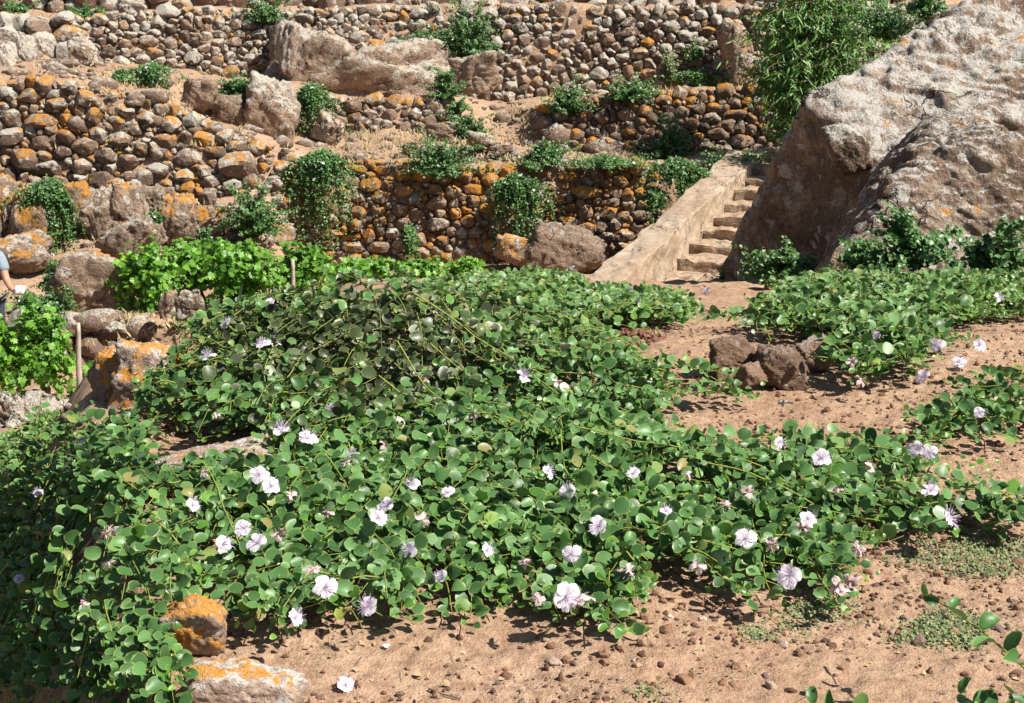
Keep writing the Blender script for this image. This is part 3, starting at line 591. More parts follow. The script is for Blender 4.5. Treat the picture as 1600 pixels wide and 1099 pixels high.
# flower meshes: four broad white petals and a spray of long violet-tipped stamens
def flower_meshes(seed, wilt=False):
    r = np.random.default_rng(seed); Vs, Fs, off = [], [], 0
    for k in range(4):
        a = k * 1.57 + r.uniform(-.25, .25); L = r.uniform(.85, 1.1); el = r.uniform(.1, .55) if not wilt else r.uniform(-.9, .9)
        ts = np.linspace(-1, 1, 5); g = []
        for f in (0.0, 0.35, 0.7, 1.0):
            wdt = (0.12, 0.42, 0.55, 0.38)[int(f * 3 + .01)] * (0.55 if wilt else 1); rad = f * L * (0.8 if wilt else 1)
            for t in ts:
                x = rad + (-.12 * t * t * f) + r.normal(0, .04) * f; y = wdt * t + r.normal(0, .05) * f; z = math.sin(el) * rad - 0.35 * (f ** 2) * rad + 0.10 * t * t * f + r.normal(0, .075 + .06 * wilt)
                x *= math.cos(el * .8); g.append((x * math.cos(a) - y * math.sin(a), x * math.sin(a) + y * math.cos(a), z))
        Vs.append(np.array(g)); i = (np.arange(3)[:, None] * 5 + np.arange(4)[None]).ravel(); Fs.append(np.stack([i, i + 1, i + 6, i + 5], 1) + off); off += 20
    pet = mesh_np('flower', np.vstack(Vs), np.vstack(Fs)); pet.materials.append(M_wilt if wilt else M_petal)
    Vs, Fs, off = [], [], 0
    for k in range(64 if not wilt else 26):
        a = r.uniform(0, 6.28); e = r.uniform(.35, 1.35) if not wilt else r.uniform(-.6, .9); L = r.uniform(.8, 1.2) * (0.8 if wilt else 1)
        d = np.array((math.cos(a) * math.cos(e), math.sin(a) * math.cos(e), math.sin(e))); s = np.cross(d, r.normal(size=3)); s = s / np.linalg.norm(s) * 0.009
        m = d * L * .55 + np.array((0, 0, .06)); t = d * L + np.array((0, 0, -.05))
        Vs.append(np.array((-s, s, m + s, m - s, t + s * 1.9, t - s * 1.9))); Fs.append(np.array(((0, 1, 2, 3), (3, 2, 4, 5))) + off); off += 6
    st = mesh_np('stamens', np.vstack(Vs), np.vstack(Fs)); st.materials.append(M_stamen if not wilt else M_wilt)
    return pet, st
FLOW = [flower_meshes(s) for s in (1, 2, 3, 4, 5, 6, 7)]; WILT = [flower_meshes(s, True) for s in (11, 12, 13)]
PED = tube_mesh('pedicel', [np.array([(0, 0, 0), (.1, 0, -.7), (.1, .1, -1.6)])], [.05]); PED.materials.append(M_stem)
def add_flower(root, P, size, wilt=False):
    pm, sm = random.choice(WILT if wilt else FLOW)
    f = link('flower', pm, None, root, Vector(P) - root.location); f.scale = (size,) * 3
    f.rotation_euler = (R(random.uniform(5, 75)), R(random.uniform(-40, 40)), random.uniform(-1.6, 1.6))
    link('stamens', sm, None, f); link('pedicel', PED, None, f)
    return f

def caper(name, label, polys, rootpx, nst, canopy, leaf=(0.030, 0.054), layer=(0.2, 1.0), nobj=300, flowers=(), wilted=(), sprigs=(), spread=0.7, seed=1, olive=None, step=0.024, nodes_=(12, 24), fl_size=0.026, near=None, group=None, cat='caper bush', drop_in=None, holes=(), bounds=None, buds=14):
    r = np.random.default_rng(seed)
    R0 = hit(*rootpx); root = thing(name, label, cat, Vector(R0), group)
    # world area to seed shoots in
    pts = np.array([hit(u, v) for pl in polys for u, v in pl]); lo, hi = pts.min(0) - 0.15, pts.max(0) + 0.15
    if bounds: lo[1] = max(lo[1], bounds[0]); hi[1] = min(hi[1], bounds[1])
    def ok(P):
        u, v = project(P); m = np.zeros(len(P), bool)
        for pl in polys: m |= inside(pl, u, v)
        for hl in holes: m &= ~inside(hl, u, v)
        return m
    starts = []; tries = 0
    while len(starts) < nst and tries < 120:
        tries += 1; C = np.column_stack([r.uniform(lo[0], hi[0], 400), r.uniform(lo[1], hi[1], 400)])
        C = np.column_stack([C, [gz(x, y) for x, y in C]]); C = C[ok(C + np.array((0, 0, 0.05)))]; C = C[[r.random() < .4 + canopy(a_, b_) / .25 for a_, b_ in C[:, :2]]] if len(C) else C; starts += list(C)
    starts = starts[:nst]
    pos, dr, nm, sz, tipf, lines, rads, lift = [], [], [], [], [], [], [], []
    def shoot(p, ang, n, q0, q1, sizes, strict=True, wander=0.10):
        P = []; x, y = p[0], p[1]
        for k in range(n):
            P.append((x, y, 0)); ang += r.normal(0, wander); x += math.cos(ang) * step; y += math.sin(ang) * step
        P = np.array(P); P[:, 2] = [gz(a, b) for a, b in P[:, :2]]
        g = P[:, 2].copy(); m = ok(P + np.array((0, 0, 0.05))) if strict else np.ones(n, bool)
        if strict:
            bad = np.where(~m)[0]
            if len(bad): n = int(min(max(bad[0] + r.integers(0, 3), 0), n)); P = P[:n]; g = g[:n]
        if n < 4: return
        t = np.linspace(0, 1, n); hc = np.array([canopy(a, b) for a, b in P[:, :2]]); q = q0 + (q1 - q0) * t
        P[:, 2] = g + 0.02 + hc * q * (1 - 0.25 * t ** 3) + 0.010 * np.sin(t * 5 + r.uniform(0, 6)); P[:, 2] = np.maximum(P[:, 2], g + 0.012)
        T = unit(np.gradient(P, axis=0)); side = unit(np.cross(T, np.array((0, 0, 1.0)))); sg = np.where(np.arange(n) % 2 == 0, 1.0, -1.0)[:, None]
        d = unit(side * sg * 0.9 + T * 0.45 + np.array((0, 0, 0.35)) + r.normal(0, 0.22, (n, 3)))
        nn = unit(UPV * 0.95 + side * sg * -0.40 + T * 0.30 + r.normal(0, 0.52, (n, 3)))
        s = r.uniform(*sizes, n) * np.interp(t, [0, .6, 0.92, 1], [1, 1, .62, .42]); pet_ = d * (0.008 + 0.006 * r.random((n, 1)))
        pos.append(P + pet_ + r.normal(0, .003, (n, 3))); dr.append(d); nm.append(nn); sz.append(s); tipf.append(t); lift.append(q)
        lines.append(P); rads.append(r.uniform(0.0016, 0.0032))
    for p in starts:
        a0 = math.atan2(p[1] - R0[1], p[0] - R0[0]) + (r.normal(0, spread) if r.random() < .7 else r.uniform(-3.1, 3.1)); q = layer[0] + (layer[1] - layer[0]) * r.random() ** 0.7
        shoot(p, a0, int(r.integers(*nodes_)), *((q, q * r.uniform(0.7, 1.15)) if r.random() < .72 else (.1, r.uniform(.9, 1.25))), leaf)
    for p in starts[:int(nst * .05)]:                          # long runners lying on top of the mass
        shoot(p, math.atan2(p[1] - R0[1], p[0] - R0[0]) + r.normal(0, .5), int(r.integers(18, 34)), 1.0, r.uniform(1.05, 1.35), (leaf[0] * .6, leaf[0] * 1.1), True, 0.05); rads[-1] = .0034
    for (u0, v0, u1, v1, cnt) in sprigs:
        A, B = hit(u0, v0), hit(u1, v1); Ld = np.linalg.norm(B[:2] - A[:2])
        for k in range(cnt):
            off = r.normal(0, 0.035, 2) * (cnt > 1); ang = math.atan2(B[1] - A[1], B[0] - A[0])
            shoot(A[:2] + off, ang + r.normal(0, .06), max(int(Ld / step * r.uniform(.85, 1.05)), 5), .35, .45, (leaf[0] * .95, leaf[1] * 1.0), False, 0.05)
    pos, dr, nm, sz, tipf, lift = (np.concatenate(a) for a in (pos, dr, nm, sz, tipf, lift))
    off0 = np.array(root.location)
    cup = r.normal(1.0, 0.8, len(pos)); young = (tipf > 0.9) | (r.random(len(pos)) < 0.03)
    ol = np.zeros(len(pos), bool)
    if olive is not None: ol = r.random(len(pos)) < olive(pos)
    dist = np.linalg.norm(pos - np.array((0, 0, CAMH)), axis=1); u, v = project(pos); vis = (u > -20) & (u < 1620) & (v < 1110)
    score = np.where(vis & ~young & ~ol, sz / dist * (0.6 + 0.7 * lift), 0); obj_i = np.argsort(-score)[:nobj] if nobj else np.array([], int)
    if nobj and near is not None: pass
    isobj = np.zeros(len(pos), bool); isobj[obj_i] = True; isobj &= score > 0
    for i in np.where(isobj)[0]:
        o = link('leaf', LEAFOBJ[int(r.integers(4))], None, root); A = frames(pos[i:i + 1], dr[i:i + 1], nm[i:i + 1])[0]
        o.matrix_local = Matrix.Translation(Vector(pos[i] - off0)) @ Matrix(A.tolist()).to_4x4() @ Matrix.Scale(float(sz[i]), 4)
    near_ = (dist < 5.2) & (lift > .45)
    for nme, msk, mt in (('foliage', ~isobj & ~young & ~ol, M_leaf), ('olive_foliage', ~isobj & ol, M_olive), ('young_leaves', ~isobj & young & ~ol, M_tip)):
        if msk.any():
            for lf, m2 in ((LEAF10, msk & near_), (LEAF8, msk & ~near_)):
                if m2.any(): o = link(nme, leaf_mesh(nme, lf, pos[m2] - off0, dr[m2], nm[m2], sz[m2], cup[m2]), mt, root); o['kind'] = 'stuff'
    st = link('stems', tube_mesh('stems', [l[::2] for l in [l - off0 for l in lines]], rads, 3), M_stem, root); st['kind'] = 'stuff'
    # flowers: find where the leaf canopy is met along the sight line
    top = pos[lift > np.quantile(lift, .3)]; tu, tv = project(top); td = np.linalg.norm(top - np.array((0, 0, CAMH)), axis=1)
    def canopy_pt(u, v):
        dd = (tu - u) ** 2 + (tv - v) ** 2; k = np.argsort(dd)[:10]; j = k[np.argmin(td[k])]; Y = top[j, 1]; return at(u, v, Y - 0.06)
    for (u, v, s) in flowers: add_flower(root, canopy_pt(u, v), fl_size * s)
    for (u, v, s) in wilted: add_flower(root, canopy_pt(u, v), fl_size * s * .95, True)
    D1, F1 = ico(1); up_ = np.where((lift > .7) & ~young & vis)[0]
    if buds and len(up_):
        bm_ = BUD
        for i in r.choice(up_, min(buds, len(up_)), False):
            o = link('bud', bm_, None, root, Vector(pos[i] + np.array((0, -.01, .02)) - off0)); o.scale = (.0045 * r.uniform(.7, 1.3),) * 3; o.rotation_euler = r.uniform(-1, 1, 3)
    print(name, len(pos)); return root
BUD = rock_mesh('bud', (1, 1, 1.25), 3, 3, 5, 2, .03); BUD.materials.append(M_bud)

# main sprawling caper
root_main = (640, 610); RM = hit(*root_main)
def can_main(x, y):
    return 0.08 + 0.29 * math.exp(-((x - RM[0] + .08) / 0.80) ** 2 - ((y - RM[1] - 0.05) / 0.48) ** 2) + 0.06 * math.exp(-((x - RM[0]) / 1.6) ** 2 - ((y - RM[1] + .6) / 0.9) ** 2) + 0.035 * math.sin(x * 5.1 + y * 3.3) * math.sin(y * 6.2 - x * 2.7)
MAIN = [[(175, 900), (165, 800), (190, 740), (250, 690), (215, 640), (255, 620), (300, 600), (320, 555), (350, 525), (400, 505), (600, 495), (780, 500), (860, 520), (920, 560), (985, 590), (1050, 620), (1040, 650), (1005, 665), (1060, 695), (1180, 705), (1300, 700), (1430, 700), (1500, 735), (1430, 745), (1330, 742), (1340, 765), (1430, 775), (1530, 790), (1620, 785), (1620, 822), (1520, 832), (1430, 838), (1370, 842), (1310, 870), (1340, 935), (1300, 950), (1240, 925), (1180, 945), (1110, 915), (1050, 880), (1010, 880), (995, 930), (990, 985), (950, 985), (900, 955), (860, 965), (830, 930), (770, 930), (735, 905), (690, 905), (655, 930), (640, 970), (590, 960), (520, 975), (430, 1000), (385, 965), (340, 925), (270, 905)]]
FL = [(590, 810, 1.1), (604, 792, .9), (645, 757, .9), (855, 738, .9), (888, 768, 1), (935, 823, 1), (893, 866, .9), (884, 932, 1.35), (577, 948, 1), (508, 918, 1.1), (1165, 842, 1.05), (1233, 900, 1.2), (1262, 812, 1), (1283, 716, 1.15), (1478, 810, 1.25), (1455, 768, 1), (1452, 708, .9), (1432, 702, .9), (550, 712, .8), (480, 686, 1.15), (440, 674, 1.15), (423, 760, 1), (405, 742, 1), (348, 850, 1), (402, 850, 1), (200, 897, 1), (246, 662, .9), (212, 640, .9), (325, 558, 1.1), (412, 538, 1.1), (430, 536, 1.1), (356, 507, 1.0), (423, 476, 1.05), (817, 590, 1.2), (460, 966, .9), (1216, 692, .8), (380, 826, .9)]
WL = [(660, 812, 1), (907, 934, 1.2), (982, 892, 1.1), (1310, 918, 1.3), (1330, 908, 1.1), (1255, 824, 1), (1170, 770, 1), (1135, 790, 1), (1362, 730, 1), (1310, 765, .9), (1075, 742, .8), (1340, 858, 1), (455, 775, .9), (435, 835, 1), (245, 835, 1.1), (490, 888, .9), (870, 597, 1), (740, 650, .7), (1224, 627, 1), (682, 490, .9), (600, 695, .7), (840, 935, .9), (1090, 885, 1), (1205, 850, .9), (510, 800, .8), (540, 722, .9), (175, 830, .8), (820, 880, .8), (420, 634, .8), (340, 650, .8), (290, 660, .8), (318, 738, .8), (665, 592, .6)]
MS = [(760, 930, 790, 1012, 3), (850, 950, 870, 1000, 3), (960, 930, 975, 995, 3), (640, 930, 655, 990, 2), (600, 930, 590, 970, 2), (410, 960, 440, 1012, 3), (1010, 600, 1245, 645, 2), (1180, 710, 1545, 728, 3), (1330, 775, 1610, 800, 3), (1350, 815, 1610, 815, 3), (1180, 880, 1370, 950, 3), (1060, 860, 1310, 945, 3), (900, 555, 1010, 575, 2), (1060, 640, 1180, 640, 3), (520, 960, 545, 985, 2)]
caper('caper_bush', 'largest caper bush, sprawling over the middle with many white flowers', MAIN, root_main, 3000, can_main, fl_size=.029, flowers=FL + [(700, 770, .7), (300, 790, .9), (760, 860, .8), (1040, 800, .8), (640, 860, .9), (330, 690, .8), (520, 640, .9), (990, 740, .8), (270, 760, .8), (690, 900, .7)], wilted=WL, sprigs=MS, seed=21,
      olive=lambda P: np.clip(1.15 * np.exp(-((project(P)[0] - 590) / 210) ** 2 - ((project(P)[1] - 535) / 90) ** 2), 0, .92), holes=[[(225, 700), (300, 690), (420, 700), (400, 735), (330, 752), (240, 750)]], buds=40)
# caper draped over the terrace edge on the left
caper('caper_bush', 'caper bush draped over the terrace edge in the bottom left corner', [[(-60, 720), (60, 700), (170, 690), (250, 700), (250, 800), (270, 890), (300, 935), (285, 985), (250, 1020), (290, 1080), (280, 1130), (-60, 1130)]], (235, 850), 1300, lambda x, y: 0.20 + 0.07 * math.sin(4 * x + 5 * y), leaf=(0.034, 0.048), seed=22, spread=.6,
      flowers=[(130, 695, 1.1), (30, 905, .7), (60, 770, .7)], wilted=[(170, 880, .9), (165, 835, .9), (130, 945, .7)], nodes_=(14, 28), fl_size=.028)
# caper on the right below the boulders
caper('caper_bush', 'wide dense caper bush at the foot of the right-hand boulders', [[(1140, 530), (1160, 512), (1200, 490), (1245, 468), (1310, 448), (1420, 432), (1620, 412), (1620, 490), (1500, 505), (1440, 515), (1480, 540), (1440, 590), (1330, 605), (1300, 600), (1310, 550), (1250, 525), (1190, 525)]], (1400, 470), 1200, lambda x, y: 0.16 + 0.05 * math.sin(3 * x + 2 * y), leaf=(0.040, 0.056), seed=23, spread=1.2, step=.03,
      flowers=[(1560, 465, .9), (1482, 463, 1), (1464, 540, 1), (1498, 566, .9), (1530, 540, .9), (1575, 560, .8), (1370, 525, .7), (1443, 590, .9)], wilted=[(1237, 547, .8), (1330, 565, .9), (1345, 593, .9), (1498, 572, .8)], fl_size=.034, bounds=(5.0, 10.5), sprigs=[(1290, 590, 1400, 605, 3), (1180, 520, 1080, 530, 2), (1400, 560, 1560, 560, 2)])
caper('caper_bush', 'caper runners creeping in from the right picture edge over the soil', [[(1640, 590), (1560, 600), (1500, 625), (1430, 660), (1430, 680), (1540, 690), (1640, 690)]], (1680, 640), 30, lambda x, y: 0.08, leaf=(0.036, 0.050), seed=24, spread=.4, sprigs=[(1640, 600, 1500, 618, 2), (1640, 650, 1425, 672, 3), (1640, 670, 1480, 685, 2)], flowers=[(1530, 645, .8)], fl_size=.028, nobj=120, buds=4)
caper('caper_bush', 'mid-distance caper bush sprawling below the stairs', [[(850, 482), (930, 470), (1020, 474), (1070, 486), (1080, 500), (1040, 514), (960, 525), (880, 522), (840, 505)]], (980, 490), 380, lambda x, y: 0.13, leaf=(0.038, 0.052), seed=25, spread=2.0, step=.032, flowers=[(985, 455, .9), (1000, 470, .7), (1105, 455, .7)], fl_size=.034, nobj=0, buds=0, bounds=(6.2, 13))
caper('caper_bush', 'mid-distance caper bush with a few flowers in front of the smooth brown rock', [[(690, 462), (760, 448), (870, 448), (930, 462), (880, 480), (760, 490), (660, 480)]], (790, 450), 420, lambda x, y: 0.16, leaf=(0.040, 0.056), seed=26, spread=2.0, step=.032, flowers=[(852, 470, 1.2), (895, 420, .8), (745, 440, .7)], fl_size=.034, nobj=0, buds=0, bounds=(6.2, 14))
caper('caper_bush', 'low caper patch on the slope behind the cleft rock', [[(250, 500), (330, 490), (440, 490), (430, 535), (340, 540), (280, 530)]], (340, 520), 220, lambda x, y: 0.10, leaf=(0.038, 0.052), seed=27, spread=2.0, step=.032, flowers=[(290, 516, .8), (223, 517, .8)], fl_size=.03, nobj=0, buds=0)
caper('caper_bush', 'caper leaves trailing at the foot of the jagged pale rock', [[(90, 640), (200, 650), (220, 700), (120, 700), (60, 690), (110, 670)]], (150, 680), 150, lambda x, y: 0.14, leaf=(0.034, 0.046), seed=28, spread=2.0, flowers=[(95, 680, .8), (80, 672, .7)], fl_size=.028, nobj=0, buds=0)
# sprigs in the bottom right corner, close to the lens
def sprig(label, pts, leafs, up, seed):
    r = np.random.default_rng(seed); P = np.array([at(*p) for p in pts]); t = np.linspace(0, 1, len(P)); q = np.linspace(0, 1, leafs)
    L = np.stack([np.interp(q, t, P[:, k]) for k in range(3)], 1); root = thing('caper_shoot', label, 'plant', Vector(P[0]), 'capers in the near right corner'); off = P[0]
    link('stem', tube_mesh('stem', [np.stack([np.interp(np.linspace(0, 1, 20), t, P[:, k]) for k in range(3)], 1) - off], [.003], 6), M_stem, root)
    T = unit(np.gradient(L, axis=0)); side = unit(np.cross(T, np.array((0, -.5, 1.))))
    for k in range(leafs):
        sg = 1 if k % 2 else -1; d = unit(side[k] * sg + T[k] * .35 + np.array((0, -.1, .3)) + r.normal(0, .28, 3)); n_ = unit(np.array((0.1, -.45, .8)) + side[k] * sg * -.45 + r.normal(0, .5, 3))
        A = frames(L[k:k + 1], d[None], n_[None])[0]; o = link('leaf', LEAFOBJ[k % 3], None, root)
        o.matrix_local = Matrix.Translation(Vector(L[k] - off)) @ Matrix(A.tolist()).to_4x4() @ Matrix.Diagonal(Vector([float(r.uniform(.048, .060) * (1 if k < leafs - 3 else .7)) * q_ for q_ in (.72, 1.05, 1.3)]).to_4d())
sprig('arching caper shoot with paired leaves at the right picture edge', [(1625, 1065, 2.55), (1585, 1030, 2.6), (1545, 995, 2.68), (1490, 955, 2.8), (1450, 930, 2.9)], 10, 0, 5)
sprig('clump of round caper leaves in the bottom right corner', [(1590, 1150, 2.55), (1540, 1110, 2.6), (1500, 1085, 2.65)], 8, 0, 6)
sprig('upright caper shoot tip at the bottom right corner', [(1640, 1140, 2.5), (1610, 1110, 2.55), (1590, 1095, 2.6)], 7, 0, 7)
sprig('caper leaf tips peeping over the bottom picture edge', [(1380, 1150, 2.6), (1330, 1112, 2.65), (1270, 1100, 2.7)], 8, 0, 8)

# ------------------------------------------------------------------ wall capers: cushions and hanging mats on the terraces
def wall_bush(label, u, v, w, h, hang=0.0, n=None, seed=1, size=0.045, mat=M_bush, dY=0.25, flowers=8, Y=None, name='caper_cushion', cat='caper bush', shape=LEAF4, lean=0.0):
    r = np.random.default_rng(seed)
    if Y is None: Y = hit(u, v + h * (0.1 if hang else 0.35))[1] - dY
    k = pix(Y); W, H = w * k / 2, h * k / 2; C = at(u, v, Y); rootP = C + (np.array((0, 0.15, H * .8)) if hang else np.array((0, 0.1, -H * .9)))
    root = thing(name, label, cat, Vector(rootP), 'wild capers growing on the terraces')
    n = n or int(np.clip(w * h / 52, 30, 170)); lob = r.uniform(0, 2 * math.pi, 7); lobl = r.uniform(.5, 1.45, 7); lines = []; pos = []; dr = []; nm = []; sz = []
    for i in range(n):
        li = int(r.integers(7)); a = lob[li] + r.normal(0, .5); LL = lobl[li] * r.uniform(.65, 1.1) * (r.uniform(1.25, 1.7) if r.random() < .14 else 1); m = int(r.integers(12, 24)); t = np.linspace(0, 1, m)[:, None]
        if hang:
            ex = np.array((math.sin(a) * W * r.uniform(.15, 1.05), -abs(math.cos(a)) * 0.22 - .05, -r.uniform(.5, 2.0) * H * (0.5 + .5 * abs(math.cos(a))))); ex = ex * np.array((LL, 1, LL)); mid = np.array((ex[0] * .8, ex[1] - .12, .03 * H))
        else:
            e = r.uniform(0.05, 1.0); ex = np.array((math.cos(a) * W * math.cos(e * 1.2) * r.uniform(.7, 1.1), -abs(math.sin(a)) * W * .8 * math.cos(e), H * 1.9 * math.sin(e * 1.4) * r.uniform(.5, 1.0))); ex = ex * LL; mid = ex * np.array((.45, .5, .8)) + np.array((0, 0, .1 * H))
        ex = ex + np.array((lean * ex[2], 0, 0)); P = rootP + 2 * t * (1 - t) * mid + t * t * ex + r.normal(0, .012, (m, 3)); lines.append(P)
        T = unit(np.gradient(P, axis=0)); rep = 3
        pp = np.repeat(P, rep, 0) + r.normal(0, .02, (m * rep, 3)) * np.repeat(1.5 - t, rep, 0); pos.append(pp[2:]); dd = unit(np.repeat(T, rep, 0) * .5 + r.normal(0, .7, (m * rep, 3)))
        dr.append(dd[2:]); nm.append(unit(np.array((.25, -.45, .85)) + r.normal(0, .5, (m * rep, 3)))[2:]); sz.append(r.uniform(.65, 1.15, m * rep)[2:] * size)
    pos, dr, nm, sz = (np.concatenate(x) for x in (pos, dr, nm, sz))
    o = link('foliage', leaf_mesh('foliage', shape, pos - rootP, dr, nm, sz), mat, root); o['kind'] = 'stuff'
    s = link('stems', tube_mesh('stems', [l - rootP for l in lines[::3]], [.004] * len(lines[::3]), 3), M_twig if not hang else M_stem, root); s['kind'] = 'stuff'
    for i in r.choice(len(pos), min(flowers, len(pos)), False):
        f = link('flower', FLOW[int(r.integers(7))][0], None, root, Vector(pos[i] + np.array((0, -.05, .03)) - rootP)); f.scale = (.030,) * 3; f.rotation_euler = (R(40), r.uniform(-.5, .5), r.uniform(0, 6))
    return root
WB = [
 ('caper hanging over the orange rocks above the person', 82, 350, 110, 150, 1, 0.25), ('bushy caper at the foot of the sloping wall', 392, 328, 125, 82, 0, .3),
 ('thick caper mat hanging down the left end of the lichened wall', 506, 302, 118, 140, 1, .3), ('caper mat hanging in the middle of the lichened wall', 805, 330, 112, 118, 1, .3),
 ('caper cushion under the upper left wall with white blooms', 366, 128, 110, 66, 0, .3), ('caper straggling down beside the brown earthy rock', 240, 130, 84, 56, 1, .2),
 ('small low caper tuft under the upper left wall', 182, 116, 56, 26, 0, .2), ('tall narrow caper curtain beside the pale crumbling rock', 488, 182, 70, 104, 1, .35),
 ('big round caper cushion on the upper wall', 735, 50, 92, 84, 0, .3), ('flatter caper joined to the big round cushion', 662, 78, 84, 52, 1, .3),
 ('round caper in front of the grey overhanging block', 698, 126, 60, 62, 0, .8), ('tiny caper at the head of the gully', 716, 164, 60, 16, 0, .2),
 ('low grey-green caper on the gully slope', 740, 197, 74, 34, 0, .2), ('dark spreading caper on the ledge above the lichened wall', 696, 244, 130, 60, 0, .25),
 ('bright caper on the ledge at the foot of the dark wall', 852, 240, 120, 42, 0, .2), ('large caper cushion leaning on the dark wall', 1040, 222, 112, 72, 0, .3),
 ('flat caper spilling over the dark wall top', 1088, 130, 104, 40, 1, .2), ('feathery caper at the left end of the dark wall', 878, 152, 90, 48, 0, .2),
 ('pale caper strip along the dark wall top', 980, 138, 100, 32, 0, .2), ('caper climbing along the plastered stair wall', 1052, 285, 96, 70, 1, .9),
 ('lower caper tuft against the plastered stair wall', 1020, 318, 40, 46, 1, .9), ('caper cushion on the topmost terrace, centre left', 416, 14, 72, 40, 0, .2),
 ('caper cushion in the top left corner', 34, 10, 62, 26, 0, .2), ('grassy caper strip along the upper left terrace edge', 140, 18, 90, 26, 0, .2),
 ('little dark caper growing low in the lichened wall', 641, 386, 26, 62, 1, .25), ('dark caper below the overhanging rock beside the person', 92, 434, 72, 52, 0, .3),
 ('caper with white flowers between the person and the vines', 62, 472, 110, 52, 0, 3.2), ('flat caper patch at the head of the stairs', 1148, 246, 120, 24, 0, .3),
 ('creeping caper strip along the ledge edge', 960, 250, 170, 18, 0, .25), ('small caper high in the upper right wall', 1086, 82, 40, 24, 0, .2),
 ('brownish dry shrub in front of the upper right wall', 1042, 100, 60, 56, 0, .25), ('tiny caper tuft under the smooth blocky boulder', 240, 340, 26, 18, 0, .9),
 ('caper patch under the drooping tree', 1200, 128, 70, 24, 0, .2), ('small caper between orange rock and bush', 316, 376, 40, 30, 0, .7),
 ('leafy caper strip along the slope above the great boulder', 1395, 32, 130, 52, 0, .3), ('bushy caper behind the crest of the great boulder', 1450, 4, 90, 40, 0, .3),
 ('caper shoots growing in the shade of the great boulder', 1250, 415, 150, 60, 0, 0.2), ('sunlit caper tuft at the shaded stair foot', 1135, 436, 40, 34, 0, .2),
]
for i, (lb, u, v, w, h, hg, dy) in enumerate(WB):
    Yv = {36: 12.6, 37: 16.2, 34: 20.5, 35: 20.0, 26: 16.6, 25: 17.6, 10: 23.6, 19: None}.get(i)
    wall_bush(lb, u, v, w, h, hg, seed=300 + i, dY=dy, flowers=int(np.clip(w * h / 700, 2, 12)), mat=(M_weed if i == 30 else M_bush), Y=Yv)
wall_bush('caper sprays climbing up the face of the rounded brown boulder', 1440, 372, 230, 90, 0, n=60, seed=350, size=.045, Y=10.3, flowers=4, shape=LEAF8)

wall_bush('caper shoots at the dark gap under the right end of the brown boulder', 1560, 385, 130, 80, 0, n=40, seed=351, size=.045, Y=9.8, flowers=2, shape=LEAF8)
wall_bush('leggy caper sprays low on the left side of the brown boulder', 1350, 395, 110, 60, 0, n=30, seed=352, size=.045, Y=10.6, flowers=2, shape=LEAF8)
# ------------------------------------------------------------------ grapevines and their posts
def vine(label, u, v, w, h, Y, seed, n):
    n = int(n * 1.7)
    r = np.random.default_rng(seed); k = pix(Y); C = at(u, v, Y); W, H = w * k / 2, h * k / 2; zb = gz(C[0], Y); rootP = np.array((C[0], Y, zb))
    root = thing('grapevine', label, 'grapevine', Vector(rootP), 'grapevines in the lower vineyard')
    ns_ = n // 14; dsh = unit(r.normal(size=(ns_, 3)) + np.array((0, -.15, .35))); lump = 1 + .30 * snoise(dsh, .6, seed)[:, None]; en = dsh * lump * r.uniform(.7, 1.15, (ns_, 1)) * np.array((W, W * .55 + .1, H))
    q = r.uniform(.25, 1.0, (ns_, 14, 1)); pos = (C + en[:, None, :] * q + np.array((0, 0, -.10)) * q ** 2 + r.normal(0, .035, (ns_, 14, 3))).reshape(-1, 3); n = len(pos); d = np.repeat(dsh, 14, 0)
    pos[:, 2] = np.maximum(pos[:, 2], zb + .05)
    nm = unit(d * .5 + np.array((.25, -.4, .7)) + r.normal(0, .6, (n, 3))); dr = unit(r.normal(0, .6, (n, 3)) + np.array((0, -.3, -.6)))
    o = link('foliage', leaf_mesh('foliage', VINE, pos - rootP, dr, nm, r.uniform(.055, .105, n)), M_vine, root); o['kind'] = 'stuff'
    ln = []
    for i in range(10): e = unit(r.normal(size=3)) * np.array((W, W * .4, H)) * .8; ln.append(np.array([(0, 0, .2), (e[0] * .4, e[1] * .4, (C[2] - zb) * .8), C - rootP + e]))
    s = link('shoots', tube_mesh('shoots', ln, [.008] * 10, 4), M_stem, root); s['kind'] = 'stuff'
    link('trunk', tube_mesh('trunk', [np.array([(0, 0, -.08), (.03, 0, .15), (-.03, .02, .3), (.02, 0, max(C[2] - zb, .35))])], [.04], 8), M_twig, root)
VN = [('bright grapevine at the left end of the vine row', 228, 430, 114, 132, 17.2, 800), ('grapevine behind the round grey rock', 310, 410, 118, 104, 17.6, 720), ('tall grapevine left of the short central post', 378, 424, 130, 144, 17.0, 950), ('grapevine around the short central post', 470, 420, 112, 100, 17.5, 620),
      ('low grapevine in front of the lichened wall', 560, 424, 125, 74, 18.4, 520), ('grapevine trailing toward the brown rock', 655, 424, 110, 62, 18.6, 380), ('rightmost low grapevine beside the orange ledge', 732, 418, 80, 44, 19.0, 200),
      ('large yellow-green grapevine by the weathered post', 64, 540, 112, 142, 14.4, 1050), ('large yellow-green grapevine cut by the left picture edge', -20, 540, 110, 140, 14.3, 800), ('small vine shoot right of the weathered post', 142, 590, 40, 56, 14.8, 110)]
for i, a in enumerate(VN): vine(*a[:6], 500 + i, a[6])
